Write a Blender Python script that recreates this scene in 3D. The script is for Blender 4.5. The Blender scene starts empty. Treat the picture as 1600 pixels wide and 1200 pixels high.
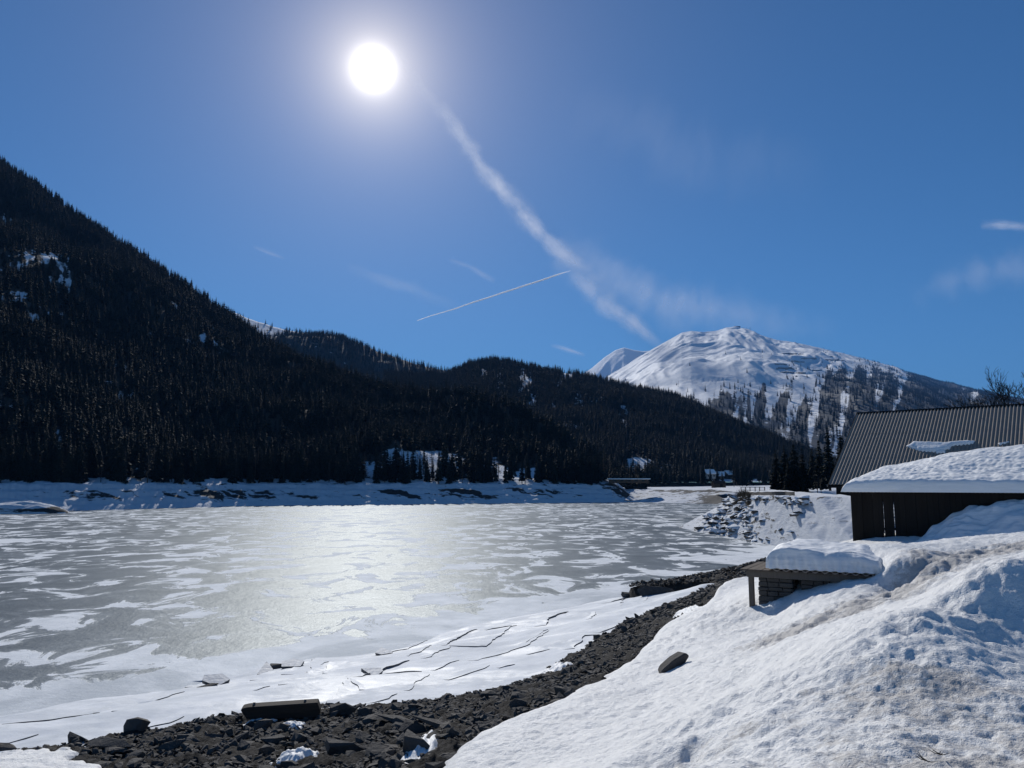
import bpy, bmesh, math, random
import numpy as np
from mathutils import Vector, Matrix

random.seed(7)
RNG = np.random.default_rng(11)
scene = bpy.context.scene
COL = scene.collection
R = math.radians

# ------------------------------------------------------------------ camera
EYE = 6.5                      # metres above the lake ice
F, CX, CY, HZ = 1200.0, 800.0, 600.0, 757.0
PITCH = math.atan((HZ - CY) / F)
cam_d = bpy.data.cameras.new("camera")
cam_d.sensor_width = 36.0
cam_d.lens = 36.0 * F / 1600.0
cam_d.clip_start = 0.1
cam_d.clip_end = 60000.0
cam = bpy.data.objects.new("camera", cam_d)
cam.location = (0, 0, EYE)
cam.rotation_euler = (math.pi / 2 + PITCH, 0, 0)
COL.objects.link(cam)
scene.camera = cam

# ------------------------------------------------------------------ sky and sun
SUN_EL, SUN_AZ = R(29.3), R(-10.9)          # azimuth from +Y, negative = left
SUN_DIR = Vector((math.sin(SUN_AZ) * math.cos(SUN_EL), math.cos(SUN_AZ) * math.cos(SUN_EL), math.sin(SUN_EL)))
SUN_STRENGTH = 4.4
SKY_STRENGTH = 0.075
HAZE_DENSITY = 5.0e-5
EXPOSURE = 0.0

world = bpy.data.worlds.new("World")
scene.world = world
world.use_nodes = True
wn, wl = world.node_tree.nodes, world.node_tree.links
wn.clear()
w_out = wn.new("ShaderNodeOutputWorld")
w_bg = wn.new("ShaderNodeBackground")
w_sky = wn.new("ShaderNodeTexSky")
w_sky.sky_type = 'NISHITA'
w_sky.sun_disc = False
w_sky.sun_elevation = SUN_EL
w_sky.sun_rotation = SUN_AZ
w_sky.altitude = 2000
w_sky.air_density = 1.0
w_sky.dust_density = 0.25
w_sky.ozone_density = 3.0
w_bg.inputs['Strength'].default_value = SKY_STRENGTH
# the glare round the sun: a smooth aureole that depends only on the angle to the sun
w_tc = wn.new("ShaderNodeTexCoord")
w_dot = wn.new("ShaderNodeVectorMath"); w_dot.operation = 'DOT_PRODUCT'
w_nrm = wn.new("ShaderNodeVectorMath"); w_nrm.operation = 'NORMALIZE'
wl.new(w_tc.outputs['Generated'], w_nrm.inputs[0])
wl.new(w_nrm.outputs[0], w_dot.inputs[0])
w_dot.inputs[1].default_value = SUN_DIR
w_ac = wn.new("ShaderNodeMath"); w_ac.operation = 'ARCCOSINE'; w_ac.use_clamp = False
wl.new(w_dot.outputs['Value'], w_ac.inputs[0])


def w_math(op, a, b=None):
    n = wn.new("ShaderNodeMath"); n.operation = op
    for i, v in enumerate((a, b)):
        if v is None: continue
        if isinstance(v, (int, float)): n.inputs[i].default_value = v
        else: wl.new(v, n.inputs[i])
    return n.outputs[0]


def w_lobe(amp, width, power=1.0):
    t = w_math('DIVIDE', w_ac.outputs[0], width)
    t = w_math('POWER', t, power)
    t = w_math('MULTIPLY', t, -1.0)
    return w_math('MULTIPLY', w_math('EXPONENT', t), amp)


core = w_lobe(130.0, R(.60), 1.3)
ring = w_lobe(17.0, R(2.2), 1.0)
wide = w_lobe(4.4, R(8.5), 1.0)


def w_tint(val, col):
    n = wn.new("ShaderNodeVectorMath"); n.operation = 'SCALE'
    n.inputs[0].default_value = col
    wl.new(val, n.inputs['Scale'])
    return n.outputs[0]


def w_add(a, b):
    n = wn.new("ShaderNodeVectorMath"); n.operation = 'ADD'
    wl.new(a, n.inputs[0]); wl.new(b, n.inputs[1])
    return n.outputs[0]


tot = w_add(w_tint(core, (1, .97, .9)), w_add(w_tint(ring, (1, .88, .64)), w_tint(wide, (1, .74, .66))))
w_wb = wn.new("ShaderNodeVectorMath"); w_wb.operation = 'MULTIPLY'     # white balance of the picture
wl.new(w_sky.outputs[0], w_wb.inputs[0]); w_wb.inputs[1].default_value = (.41, .77, 1.02)
tot = w_add(tot, w_wb.outputs[0])
wl.new(tot, w_bg.inputs['Color'])
wl.new(w_bg.outputs[0], w_out.inputs[0])

sun_d = bpy.data.lights.new("sun", 'SUN')
sun_d.energy = SUN_STRENGTH
sun_d.angle = R(0.53)
sun_d.color = (1.0, 0.972, 0.925)
sun = bpy.data.objects.new("sun", sun_d)
sun.rotation_euler = SUN_DIR.to_track_quat('Z', 'Y').to_euler()
COL.objects.link(sun)

scene.view_settings.view_transform = 'Standard'
scene.view_settings.look = 'None'
scene.view_settings.gamma = 1
scene.view_settings.use_curve_mapping = False
scene.view_settings.exposure = EXPOSURE
scene.render.engine = 'CYCLES'
scene.cycles.max_bounces = 6
scene.cycles.diffuse_bounces = 3
scene.cycles.glossy_bounces = 2
scene.cycles.volume_bounces = 0
scene.cycles.transparent_max_bounces = 8
scene.cycles.use_denoising = True
scene.cycles.sample_clamp_indirect = 4.0

# ------------------------------------------------------------------ helpers


def dip(py):
    """tan of the angle below the horizon of picture row py"""
    return np.tan(np.arctan((np.asarray(py, float) - CY) / F) - PITCH)


def at(px, py, Y):
    a, b = (px - CX) / F, (CY - py) / F
    dy = math.cos(PITCH) - b * math.sin(PITCH)
    dz = math.sin(PITCH) + b * math.cos(PITCH)
    return Vector((a / dy * Y, Y, EYE + dz / dy * Y))


def proj(P):
    """world points (n,3) -> picture coordinates"""
    x, y, z = P[..., 0], P[..., 1], P[..., 2] - EYE
    c, s = math.cos(PITCH), math.sin(PITCH)
    d = np.maximum(y * c + z * s, .01)
    v = -y * s + z * c
    return CX + F * x / d, CY - F * v / d


def az_of(px, py=800.0):
    b = (CY - py) / F
    return (px - CX) / F / (math.cos(PITCH) - b * math.sin(PITCH))


def _h(ix, iy, seed):
    n = (ix.astype(np.int64) * 374761393 + iy.astype(np.int64) * 668265263 + seed * 144269504) & 0xffffffff
    n = ((n ^ (n >> 13)) * 1274126177) & 0xffffffff
    n = ((n ^ (n >> 16)) * 2246822519) & 0xffffffff
    return (n ^ (n >> 13)) / 4294967296.0


def noise(x, y, seed=0):
    x, y = np.asarray(x, float), np.asarray(y, float)
    ix, iy = np.floor(x), np.floor(y)
    fx, fy = x - ix, y - iy
    u, v = fx * fx * fx * (fx * (fx * 6 - 15) + 10), fy * fy * fy * (fy * (fy * 6 - 15) + 10)

    def g(i, j):
        a = _h(ix + i, iy + j, seed) * 2 * np.pi
        return np.cos(a) * (fx - i) + np.sin(a) * (fy - j)
    a = g(0, 0) * (1 - u) + g(1, 0) * u
    b = g(0, 1) * (1 - u) + g(1, 1) * u
    return (a * (1 - v) + b * v) * 1.5


def fbm(x, y, octs=4, seed=0, gain=.5, lac=2.03):
    t, a, f, n = 0, 1, 1, 0
    for o in range(octs):
        t = t + a * noise(x * f + 13.7 * o, y * f - 7.1 * o, seed + o)
        n += a; a *= gain; f *= lac
    return t / n


def ridged(x, y, octs=4, seed=0):
    t, a, f, n = 0, 1, 1, 0
    for o in range(octs):
        t = t + a * (1 - np.abs(noise(x * f, y * f, seed + o)) * 2)
        n += a; a *= .5; f *= 2.05
    return t / n


def sstep(a, b, x):
    t = np.clip((x - a) / (b - a), 0, 1)
    return t * t * (3 - 2 * t)


def sat(x):
    return np.clip(x, 0, 1)


def tag(o, label=None, cat=None, group=None, kind=None):
    if label: o['label'] = label
    if cat: o['category'] = cat
    if group: o['group'] = group
    if kind: o['kind'] = kind
    return o


def link(o, parent=None):
    COL.objects.link(o)
    if parent is not None: o.parent = parent
    return o


def empty(name, loc, rz=0.0, label=None, cat=None, group=None):
    o = bpy.data.objects.new(name, None)
    o.location = loc
    o.rotation_euler = (0, 0, rz)
    o.empty_display_size = .2
    COL.objects.link(o)
    return tag(o, label, cat, group)


def mesh_np(name, V, Q, mats, attrs=None, smooth=True, midx=None):
    """vertices (n,3), faces (m,k) -> mesh"""
    me = bpy.data.meshes.new(name)
    V = np.ascontiguousarray(V, dtype=np.float32)
    Q = np.ascontiguousarray(Q, dtype=np.int32)
    k = Q.shape[1] if len(Q) else 4
    me.vertices.add(len(V)); me.vertices.foreach_set('co', V.ravel())
    if len(Q):
        me.loops.add(Q.size); me.loops.foreach_set('vertex_index', Q.ravel())
        me.polygons.add(len(Q))
        me.polygons.foreach_set('loop_start', np.arange(0, Q.size, k, dtype=np.int32))
        me.polygons.foreach_set('use_smooth', np.full(len(Q), smooth, dtype=bool))
        if midx is not None: me.polygons.foreach_set('material_index', np.asarray(midx, dtype=np.int32))
    for m in (mats if isinstance(mats, (list, tuple)) else [mats]): me.materials.append(m)
    for nm, arr in (attrs or {}).items():
        a = me.attributes.new(nm, 'FLOAT', 'POINT')
        a.data.foreach_set('value', np.ascontiguousarray(arr, dtype=np.float32).ravel())
    me.update(calc_edges=True)
    return me


def grid_mesh(name, X, Y, Z, mats, attrs=None, keep=None, smooth=True):
    ny, nx = X.shape
    idx = np.arange(ny * nx).reshape(ny, nx)
    Q = np.stack([idx[:-1, :-1], idx[:-1, 1:], idx[1:, 1:], idx[1:, :-1]], -1).reshape(-1, 4)
    V = np.stack([X, Y, Z], -1).reshape(-1, 3)
    at_ = {k: v.reshape(-1) for k, v in (attrs or {}).items()}
    if keep is not None:
        kq = keep.reshape(-1)[Q].any(1)
        Q = Q[kq]
        used = np.zeros(len(V), bool); used[Q.ravel()] = True
        remap = np.cumsum(used) - 1
        Q = remap[Q]; V = V[used]
        at_ = {k: v[used] for k, v in at_.items()}
    return mesh_np(name, V, Q, mats, at_, smooth)


def obj(name, me, parent=None, loc=None):
    o = bpy.data.objects.new(name, me)
    if loc is not None: o.location = loc
    return link(o, parent)


class MB:
    """collects simple shapes into ONE mesh"""
    def __init__(s): s.v, s.f, s.m = [], [], []

    def add(s, V, Fc, mi=0):
        b = len(s.v)
        s.v += [tuple(p) for p in V]
        s.f += [tuple(i + b for i in f) for f in Fc]
        s.m += [mi] * len(Fc)
        return s

    def box(s, c, size, rz=0.0, mi=0, taper=0.0, jitter=0.0):
        hx, hy, hz = size[0] / 2, size[1] / 2, size[2] / 2
        V = []
        for z in (-1, 1):
            for x, y in ((-1, -1), (1, -1), (1, 1), (-1, 1)):
                k = 1 - taper * (z > 0)
                p = Vector((x * hx * k, y * hy * k, z * hz))
                if jitter: p += Vector([random.uniform(-jitter, jitter) for _ in range(3)])
                p.rotate(Matrix.Rotation(rz, 3, 'Z'))
                V.append(p + Vector(c))
        return s.add(V, [(3, 2, 1, 0), (4, 5, 6, 7), (0, 1, 5, 4), (1, 2, 6, 5), (2, 3, 7, 6), (3, 0, 4, 7)], mi)

    def tube(s, pts, radii, n=5, mi=0):
        rings = []
        V, Fc = [], []
        for i, p in enumerate(pts):
            p = Vector(p)
            d = (Vector(pts[min(i + 1, len(pts) - 1)]) - Vector(pts[max(i - 1, 0)])).normalized()
            a = d.orthogonal().normalized(); b = d.cross(a)
            for k in range(n):
                t = 2 * math.pi * k / n
                V.append(p + (a * math.cos(t) + b * math.sin(t)) * radii[i])
        for i in range(len(pts) - 1):
            for k in range(n):
                Fc.append((i * n + k, i * n + (k + 1) % n, (i + 1) * n + (k + 1) % n, (i + 1) * n + k))
        Fc.append(tuple(range(n - 1, -1, -1)))
        Fc.append(tuple((len(pts) - 1) * n + k for k in range(n)))
        return s.add(V, Fc, mi)

    def mesh(s, name, mats, smooth=False, bevel=0.0):
        me = bpy.data.meshes.new(name)
        me.from_pydata(s.v, [], s.f)
        for m in (mats if isinstance(mats, (list, tuple)) else [mats]): me.materials.append(m)
        me.polygons.foreach_set('material_index', s.m)
        me.polygons.foreach_set('use_smooth', [smooth] * len(s.f))
        if bevel:
            bm = bmesh.new(); bm.from_mesh(me)
            bmesh.ops.bevel(bm, geom=bm.edges[:], offset=bevel, segments=1, affect='EDGES')
            bm.to_mesh(me); bm.free()
        me.update()
        return me


# ------------------------------------------------------------------ materials


class NT:
    def __init__(s, name):
        s.mat = bpy.data.materials.new(name)
        s.mat.use_nodes = True
        s.n, s.l = s.mat.node_tree.nodes, s.mat.node_tree.links
        s.n.clear()
        s.out = s.n.new("ShaderNodeOutputMaterial")

    def new(s, t, **kw):
        n = s.n.new(t)
        for k, v in kw.items(): setattr(n, k, v)
        return n

    def put(s, sock, v):
        if hasattr(v, 'is_output') or isinstance(v, bpy.types.NodeSocket): s.l.new(v, sock)
        else: sock.default_value = v

    def pos(s, obj_space=True):
        return s.new("ShaderNodeTexCoord").outputs['Object'] if obj_space else s.new("ShaderNodeNewGeometry").outputs['Position']

    def scale(s, vec, sc):
        m = s.new("ShaderNodeMapping"); s.l.new(vec, m.inputs[0]); m.inputs['Scale'].default_value = sc
        return m.outputs[0]

    def noise(s, vec, scale, detail=4, rough=.55, dist=0.0, col=False):
        n = s.new("ShaderNodeTexNoise")
        s.l.new(vec, n.inputs['Vector'])
        n.inputs['Scale'].default_value = scale; n.inputs['Detail'].default_value = detail
        n.inputs['Roughness'].default_value = rough; n.inputs['Distortion'].default_value = dist
        return n.outputs[1 if col else 0]

    def voro(s, vec, scale, feature='F1', rnd=1.0):
        n = s.new("ShaderNodeTexVoronoi", feature=feature)
        s.l.new(vec, n.inputs['Vector']); n.inputs['Scale'].default_value = scale
        n.inputs['Randomness'].default_value = rnd
        return n.outputs['Distance']

    def ramp(s, v, a, b, lo=0.0, hi=1.0):
        n = s.new("ShaderNodeMapRange", interpolation_type='SMOOTHSTEP')
        s.l.new(v, n.inputs[0])
        for i, x in enumerate((a, b, lo, hi)): n.inputs[1 + i].default_value = x
        return n.outputs[0]

    def math(s, op, a, b=0.0):
        n = s.new("ShaderNodeMath", operation=op)
        s.put(n.inputs[0], a); s.put(n.inputs[1], b)
        return n.outputs[0]

    def mix(s, f, a, b):
        n = s.new("ShaderNodeMix", data_type='RGBA')
        s.put(n.inputs[0], f)
        for k, v in ((6, a), (7, b)):
            if isinstance(v, (tuple, list)): v = (*v[:3], 1)
            s.put(n.inputs[k], v)
        return n.outputs[2]

    def attr(s, name):
        return s.new("ShaderNodeAttribute", attribute_name=name).outputs['Fac']

    def bump(s, h, strength=.5, dist=.05, normal=None):
        n = s.new("ShaderNodeBump")
        s.l.new(h, n.inputs['Height']); n.inputs['Strength'].default_value = strength
        n.inputs['Distance'].default_value = dist
        if normal is not None: s.l.new(normal, n.inputs['Normal'])
        return n.outputs[0]

    def bsdf(s, color, rough=.8, spec=.3, normal=None, sss=0.0, metal=0.0):
        p = s.new("ShaderNodeBsdfPrincipled")
        if isinstance(color, (tuple, list)): color = (*color[:3], 1)
        s.put(p.inputs['Base Color'], color)
        s.put(p.inputs['Roughness'], rough)
        s.put(p.inputs['Specular IOR Level'], spec)
        s.put(p.inputs['Metallic'], metal)
        if normal is not None: s.l.new(normal, p.inputs['Normal'])
        s.l.new(p.outputs[0], s.out.inputs[0])
        return p


M = {}
SNOW = (.80, .82, .85)
DIRT = (.20, .165, .13)
ROCK = (.075, .07, .066)

# foreground snow: dirt attribute, crusty relief
t = NT("snow"); p = t.pos()
n1 = t.noise(p, 2.2, 6, .62); n2 = t.noise(p, 14, 5, .65); n3 = t.noise(p, 60, 3, .6)
dirt = t.attr("dirt")
dn = t.math('ADD', t.noise(p, 3.0, 7, .7), t.math('MULTIPLY', t.noise(p, 22, 4, .7), .55))
dm = t.ramp(t.math('ADD', dn, t.math('MULTIPLY', dirt, .62)), .98, 1.28)
c = t.mix(t.ramp(n1, .3, .75), (.79, .785, .765), (.89, .88, .85))
c = t.mix(t.math('MULTIPLY', dm, .62), c, (.33, .295, .26))
speck = t.ramp(t.noise(p, 34, 2, .5), .735, .765)
c = t.mix(t.math('MULTIPLY', speck, t.ramp(dirt, .05, .5, .0, .8)), c, (.06, .05, .04))
h = t.math('ADD', t.math('MULTIPLY', n2, .7), t.math('MULTIPLY', n3, .28))
t.bsdf(c, t.ramp(n2, .3, .7, .75, .5), .15, t.bump(h, .8, .055))
M['snow'] = t.mat

# snow on roofs and piles: clean, softly layered
t = NT("roof_snow"); p = t.pos()
lay = t.noise(t.scale(p, (.7, .7, 6.0)), 1.6, 4, .6)
h = t.math('ADD', t.math('MULTIPLY', t.noise(p, 5, 5, .6), .6), t.math('MULTIPLY', lay, .8))
t.bsdf(t.mix(t.ramp(lay, .3, .7), (.82, .82, .805), (.89, .885, .865)), .65, .3, t.bump(h, .55, .07))
M['roof_snow'] = t.mat

# snow-covered ice resting on the bank
t = NT("bank_ice"); p = t.pos()
n1 = t.noise(p, .55, 6, .6, .6); n2 = t.noise(p, 6, 5, .6)
wet = t.ramp(t.noise(p, .33, 6, .66, .8), .46, .62)
c = t.mix(t.ramp(n1, .35, .7), (.60, .63, .66), (.77, .79, .81))
c = t.mix(t.math('MULTIPLY', wet, .5), c, (.45, .49, .53))
t.bsdf(c, t.ramp(wet, 0, 1, .75, .5), .12, t.bump(t.math('ADD', t.math('MULTIPLY', n2, .4), n1), .35, .08))
M['bank_ice'] = t.mat

t = NT("gap_shade_ice"); p = t.pos()  # broken ice edge, its colour darkened to stand for shade in the gaps
t.bsdf(t.mix(t.noise(p, 3, 4), (.03, .033, .036), (.10, .105, .11)), .5, .4, t.bump(t.noise(p, 9, 4), .6, .05))
M['gap_shade_ice'] = t.mat

t = NT("slab_ice"); p = t.pos()
t.bsdf(t.mix(t.noise(p, 3, 6, .7), (.42, .44, .46), (.66, .675, .69)), .6, .15, t.bump(t.noise(p, 7, 5), .5, .04))
M['slab_ice'] = t.mat

# lake ice with wind-blown snow patches
t = NT("lake_ice"); p = t.pos()
shore = t.attr("shore")
big = t.noise(t.scale(p, (.8, 1.15, 1)), .035, 4, .55, .4)
pat = t.noise(t.scale(p, (1.15, .85, 1)), .25, 8, .60, .9)
m = t.math('ADD', t.math('MULTIPLY', pat, .95), t.math('MULTIPLY', big, .22))
m = t.math('ADD', m, t.math('MULTIPLY', shore, .30))
snowm = t.ramp(m, .616, .642)
film = t.ramp(t.math('ADD', m, t.math('MULTIPLY', t.noise(p, 1.1, 5, .65), .12)), .56, .74)
gr = t.noise(p, 4.5, 5, .7)
ice = t.mix(t.ramp(t.noise(p, .09, 6, .65), .3, .7), (.07, .09, .108), (.13, .152, .172))
ice = t.mix(t.math('MULTIPLY', film, .38), ice, (.36, .385, .40))
snc = t.mix(t.ramp(t.noise(p, .7, 5, .6), .3, .7), (.66, .68, .69), (.83, .84, .845))
snc = t.mix(t.math('MULTIPLY', t.ramp(t.noise(p, .13, 7, .65, .8), .47, .62), t.ramp(shore, .1, .7, 0, .75)), snc, (.43, .46, .485))
c = t.mix(snowm, ice, snc)
rgh = t.math('ADD', t.ramp(snowm, 0, 1, .40, .65), t.math('MULTIPLY', gr, .10))
bmp = t.bump(t.math('ADD', gr, t.math('MULTIPLY', snowm, .6)), .55, .05)
bmp = t.bump(t.noise(p, .8, 4, .6), .35, .12, bmp)
dfs = t.new("ShaderNodeBsdfDiffuse"); t.l.new(c, dfs.inputs[0]); t.l.new(bmp, dfs.inputs['Normal'])
gls = t.new("ShaderNodeBsdfGlossy"); gls.inputs[0].default_value = (.93, .98, 1, 1); t.l.new(rgh, gls.inputs['Roughness']); t.l.new(bmp, gls.inputs['Normal'])
mxs = t.new("ShaderNodeMixShader"); t.put(mxs.inputs[0], t.ramp(snowm, 0, 1, .066, .055))
t.l.new(dfs.outputs[0], mxs.inputs[1]); t.l.new(gls.outputs[0], mxs.inputs[2]); t.l.new(mxs.outputs[0], t.out.inputs[0])
M['lake_ice'] = t.mat

# scree ground
t = NT("scree_earth"); p = t.pos()
c = t.mix(t.noise(p, 1.1, 6, .65), (.016, .015, .014), (.05, .044, .039))
c = t.mix(t.ramp(t.noise(p, 9, 5, .7), .55, .75), c, (.10, .092, .085))
t.bsdf(c, .9, .2, t.bump(t.noise(p, 12, 6, .75), 1.0, .12))
M['scree'] = t.mat


def rock_mat(name, lo, hi, snow=False):
    t = NT(name); p = t.pos()
    info = t.new("ShaderNodeObjectInfo")
    wp = t.pos(False)
    c = t.mix(t.noise(wp, 3.1, 6, .7), lo, hi)
    c = t.mix(t.math('MULTIPLY', info.outputs['Random'], .45), c, (.115, .10, .085))
    nrm = t.bump(t.noise(wp, 14, 6, .7), .9, .04)
    if snow:
        geo = t.new("ShaderNodeNewGeometry")
        sp = t.new("ShaderNodeSeparateXYZ"); t.l.new(geo.outputs['Normal'], sp.inputs[0])
        up = t.ramp(t.math('ADD', sp.outputs[2], t.math('MULTIPLY', t.noise(wp, 1.1, 4), .35)), .02, .24)
        c = t.mix(up, c, (.77, .79, .81))
    t.bsdf(c, .85, .25, nrm)
    M[name] = t.mat


rock_mat("rock", (.03, .028, .026), (.12, .112, .104))
rock_mat("snowy_rock", (.03, .028, .026), (.11, .10, .092), True)

# far bank: snow with rock ledges showing through (attribute)
t = NT("far_bank"); p = t.pos()
rk = t.attr("rock")
fine = t.noise(t.scale(p, (.35, .6, 2.2)), .8, 7, .7)
m = t.ramp(t.math('ADD', rk, t.math('MULTIPLY', t.math('SUBTRACT', fine, .5), 2.4)), .42, .60)
c = t.mix(m, (.60, .62, .65), t.mix(fine, (.022, .021, .021), (.06, .057, .055)))
t.bsdf(c, .85, .2, t.bump(fine, .7, .4))
M['far_bank'] = t.mat

# forested ground: snow attribute
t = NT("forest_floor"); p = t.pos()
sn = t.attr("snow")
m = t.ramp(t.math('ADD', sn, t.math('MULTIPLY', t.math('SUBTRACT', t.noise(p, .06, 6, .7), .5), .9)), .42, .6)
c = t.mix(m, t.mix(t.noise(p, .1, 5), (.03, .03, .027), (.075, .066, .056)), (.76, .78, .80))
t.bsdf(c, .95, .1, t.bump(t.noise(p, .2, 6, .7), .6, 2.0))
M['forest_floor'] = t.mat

# high snow mountains
t = NT("mountain_snow"); p = t.pos()
rk = t.attr("rock")
n = t.noise(t.scale(p, (1, .5, .35)), .012, 8, .7)
m = t.ramp(t.math('ADD', rk, t.math('MULTIPLY', t.math('SUBTRACT', n, .5), 1.0)), .52, .66)
c = t.mix(m, (.82, .83, .84), (.10, .095, .09))
fo = t.ramp(t.math('ADD', t.attr("forest"), t.math('MULTIPLY', t.math('SUBTRACT', t.noise(t.scale(p, (1, .6, .5)), .035, 7, .75), .5), 1.7)), .42, .62)
c = t.mix(t.math('MULTIPLY', fo, .93), c, (.018, .021, .022))
t.bsdf(c, .8, .2, t.bump(t.noise(p, .02, 8, .65), .5, 14.0))
M['mountain_snow'] = t.mat


def leaf_mat(name, lo, hi, tr=.0):
    t = NT(name); p = t.pos()
    info = t.new("ShaderNodeObjectInfo")
    c = t.mix(info.outputs['Random'], lo, hi)
    t.bsdf(c, .85, .15)
    M[name] = t.mat


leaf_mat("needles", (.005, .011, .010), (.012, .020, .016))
leaf_mat("larch_twigs", (.016, .017, .018), (.034, .033, .033))
leaf_mat("bark", (.05, .04, .032), (.09, .075, .06))
leaf_mat("grass_dry", (.09, .07, .045), (.14, .11, .07))


def wood_mat(name, lo, hi, sc=(8, 8, .6), rough=.85):
    t = NT(name); p = t.pos()
    info = t.new("ShaderNodeObjectInfo")
    off = t.new("ShaderNodeVectorMath", operation='ADD')
    t.l.new(p, off.inputs[0]); t.l.new(info.outputs['Random'], off.inputs[1])
    g = t.noise(t.scale(off.outputs[0], sc), 4, 6, .65, .4)
    c = t.mix(g, lo, hi)
    c = t.mix(t.math('MULTIPLY', info.outputs['Random'], .5), c, tuple(x * .55 for x in lo))
    t.bsdf(c, rough, .2, t.bump(g, .6, .02))
    M[name] = t.mat


wood_mat("dark_planks", (.009, .0075, .0065), (.026, .021, .017))
wood_mat("grey_wood", (.10, .085, .07), (.21, .18, .15))
wood_mat("deck_wood", (.09, .07, .055), (.19, .155, .125), (.6, 8, 8))
wood_mat("log_wood", (.022, .018, .015), (.07, .056, .045), (.5, 8, 8))

t = NT("corrugated_sheet"); p = t.pos()
g = t.noise(t.scale(p, (.5, .5, .5)), 2.0, 6, .65)
streak = t.noise(t.scale(p, (6, .25, .25)), 1.5, 4, .6)
c = t.mix(g, (.24, .195, .16), (.37, .31, .26))
c = t.mix(t.ramp(streak, .55, .8), c, (.15, .125, .105))
t.bsdf(c, .75, .08, t.bump(g, .2, .01))
M['sheet'] = t.mat

for nm, cc, rr in (("wall_plaster", (.42, .39, .34), .9), ("dark_glass", (.02, .025, .03), .15), ("steel", (.16, .16, .16), .5), ("timber_wall", (.12, .08, .055), .9)):
    t = NT(nm); p = t.pos()
    t.bsdf(t.mix(t.noise(p, 2.5, 4), cc, tuple(x * .8 for x in cc)), rr, .3)
    M[nm] = t.mat

# ------------------------------------------------------------------ near terrain: one visible surface from control points
CP = []   # (px, py, Y) or ('w', x, y, z)
for px, py in ((-150, 1160), (0, 1130), (130, 1100), (290, 1080), (420, 1045), (560, 1030), (700, 990), (850, 960), (960, 938)):
    Y = EYE / float(dip(py)); q = at(px, py, Y)
    CP.append((q.x, q.y, 0.0)); CP.append((q.x * 1.18, q.y * 1.18, -1.4)); CP.append((q.x * 1.9, q.y * 1.9, -5))
BPIX = [(-200, 1205, 12.5), (30, 1180, 13.6), (130, 1160, 14.2), (250, 1140, 14.9), (350, 1125, 15.5), (500, 1110, 16.1), (650, 1095, 16.8), (760, 1085, 17.3),
        (850, 1050, 19.3), (920, 1010, 22.3), (1000, 965, 27), (1080, 935, 31.5)]
CPIX = [(690, 1195, 9.6), (760, 1145, 10.8), (880, 1090, 12.5), (985, 1040, 14.7), (1010, 1010, 16.4), (1060, 970, 19.3), (1110, 945, 21.9), (1130, 915, 26)]
OTH = [(1400, 1195, 4.96), (1590, 1195, 4.9), (1200, 1195, 5.4), (1000, 1195, 6.7), (850, 1195, 8.5),
       (1440, 848, 26), (1600, 835, 18), (1600, 885, 9), (1540, 900, 9), (1440, 965, 8), (1370, 1010, 7.5),
       (1600, 1000, 8.1), (1600, 962, 8.4), (1540, 988, 8.1), (1480, 1015, 7.3), (1300, 980, 10.5), (1200, 1050, 8.8), (1400, 920, 14), (1500, 870, 15),
       (1100, 1000, 14.5), (1000, 1080, 11.8), (900, 1130, 10.4), (1100, 1100, 8.8), (1250, 930, 15), (1200, 960, 15.3), (1150, 980, 15.2),
       (1300, 1100, 6.6), (1450, 1100, 6.2), (1590, 1100, 6.1), (1340, 846, 33.5),
       (1175, 943, 16.1), (1215, 938, 15.7), (1270, 919, 15.3), (1330, 903, 14.9), (1368, 897, 14.75),
       (1350, 966, 9.3), (1400, 956, 9.4), (1425, 936, 11.3), (1350, 942, 12), (1480, 917, 11), (1480, 889, 13.6), (1540, 893, 11), (1600, 878, 11), (1540, 872, 13.6), (1600, 862, 13.6), (1480, 848, 30), (1540, 846, 29), (1600, 841, 27.5), (1425, 905, 13.4),
       (1120, 925, 24), (1165, 912, 25), (500, 1195, 11.5), (250, 1195, 12), (0, 1195, 12.6),
       (980, 936, 42.0), (1060, 927, 41.5), (1100, 920, 41), (1160, 908, 40)]
for px, py, Y in BPIX + CPIX + OTH:
    q = at(px, py, Y); CP.append((q.x, q.y, q.z))
CP += [(0, 0, 4.75), (2.5, 1.5, 4.78), (6, 2, 4.85), (-4, 2, 4.3), (-8, 4, 3.4), (-14, 8, 2.6), (12, 4, 5.1), (0, -6, 5.2), (10, -5, 5.3), (-12, -4, 4.2),
       (16, 36, 4.1), (22, 38, 4.3), (27, 32, 4.9), (34, 30, 5.3), (24, 20, 5.6), (16, 10, 5.7), (30, 55, 3.0), (21, 50, .6), (32, 64, .3), (45, 60, 4.2), (60, 40, 5.8),
        (25, 62, -1), (18, 60, -1.6), (40, 74, 0), (52, 72, 4.6), (0, 62, -4), (8, 52, -1.0), (13.5, 48, 0.0)]
_t0 = at(1158, 888.5, 16.0)                       # snow banked level with the snow block at the right end of the stand
for s__, t__, h__ in ((2.8, -.1, .33), (3.25, 0, .40), (2.8, .8, .41), (2.3, 2.0, .41), (3.4, 1.0, .42), (2.55, -.38, .06), (3.0, 2.2, .42)):
    CP.append((_t0.x + .867 * s__ + .498 * t__, _t0.y - .498 * s__ + .867 * t__, _t0.z + h__))
CP = np.array(CP, float)


def warp(x, y):
    r = np.hypot(x, y + 6.0)
    return np.stack([np.arctan2(x, y + 6.0) * 2.2, np.log(np.maximum(r, .5)) * 1.6], -1)


_cw = warp(CP[:, 0], CP[:, 1])


def _phi(d2):
    return .5 * d2 * np.log(d2 + 1e-9)


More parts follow.
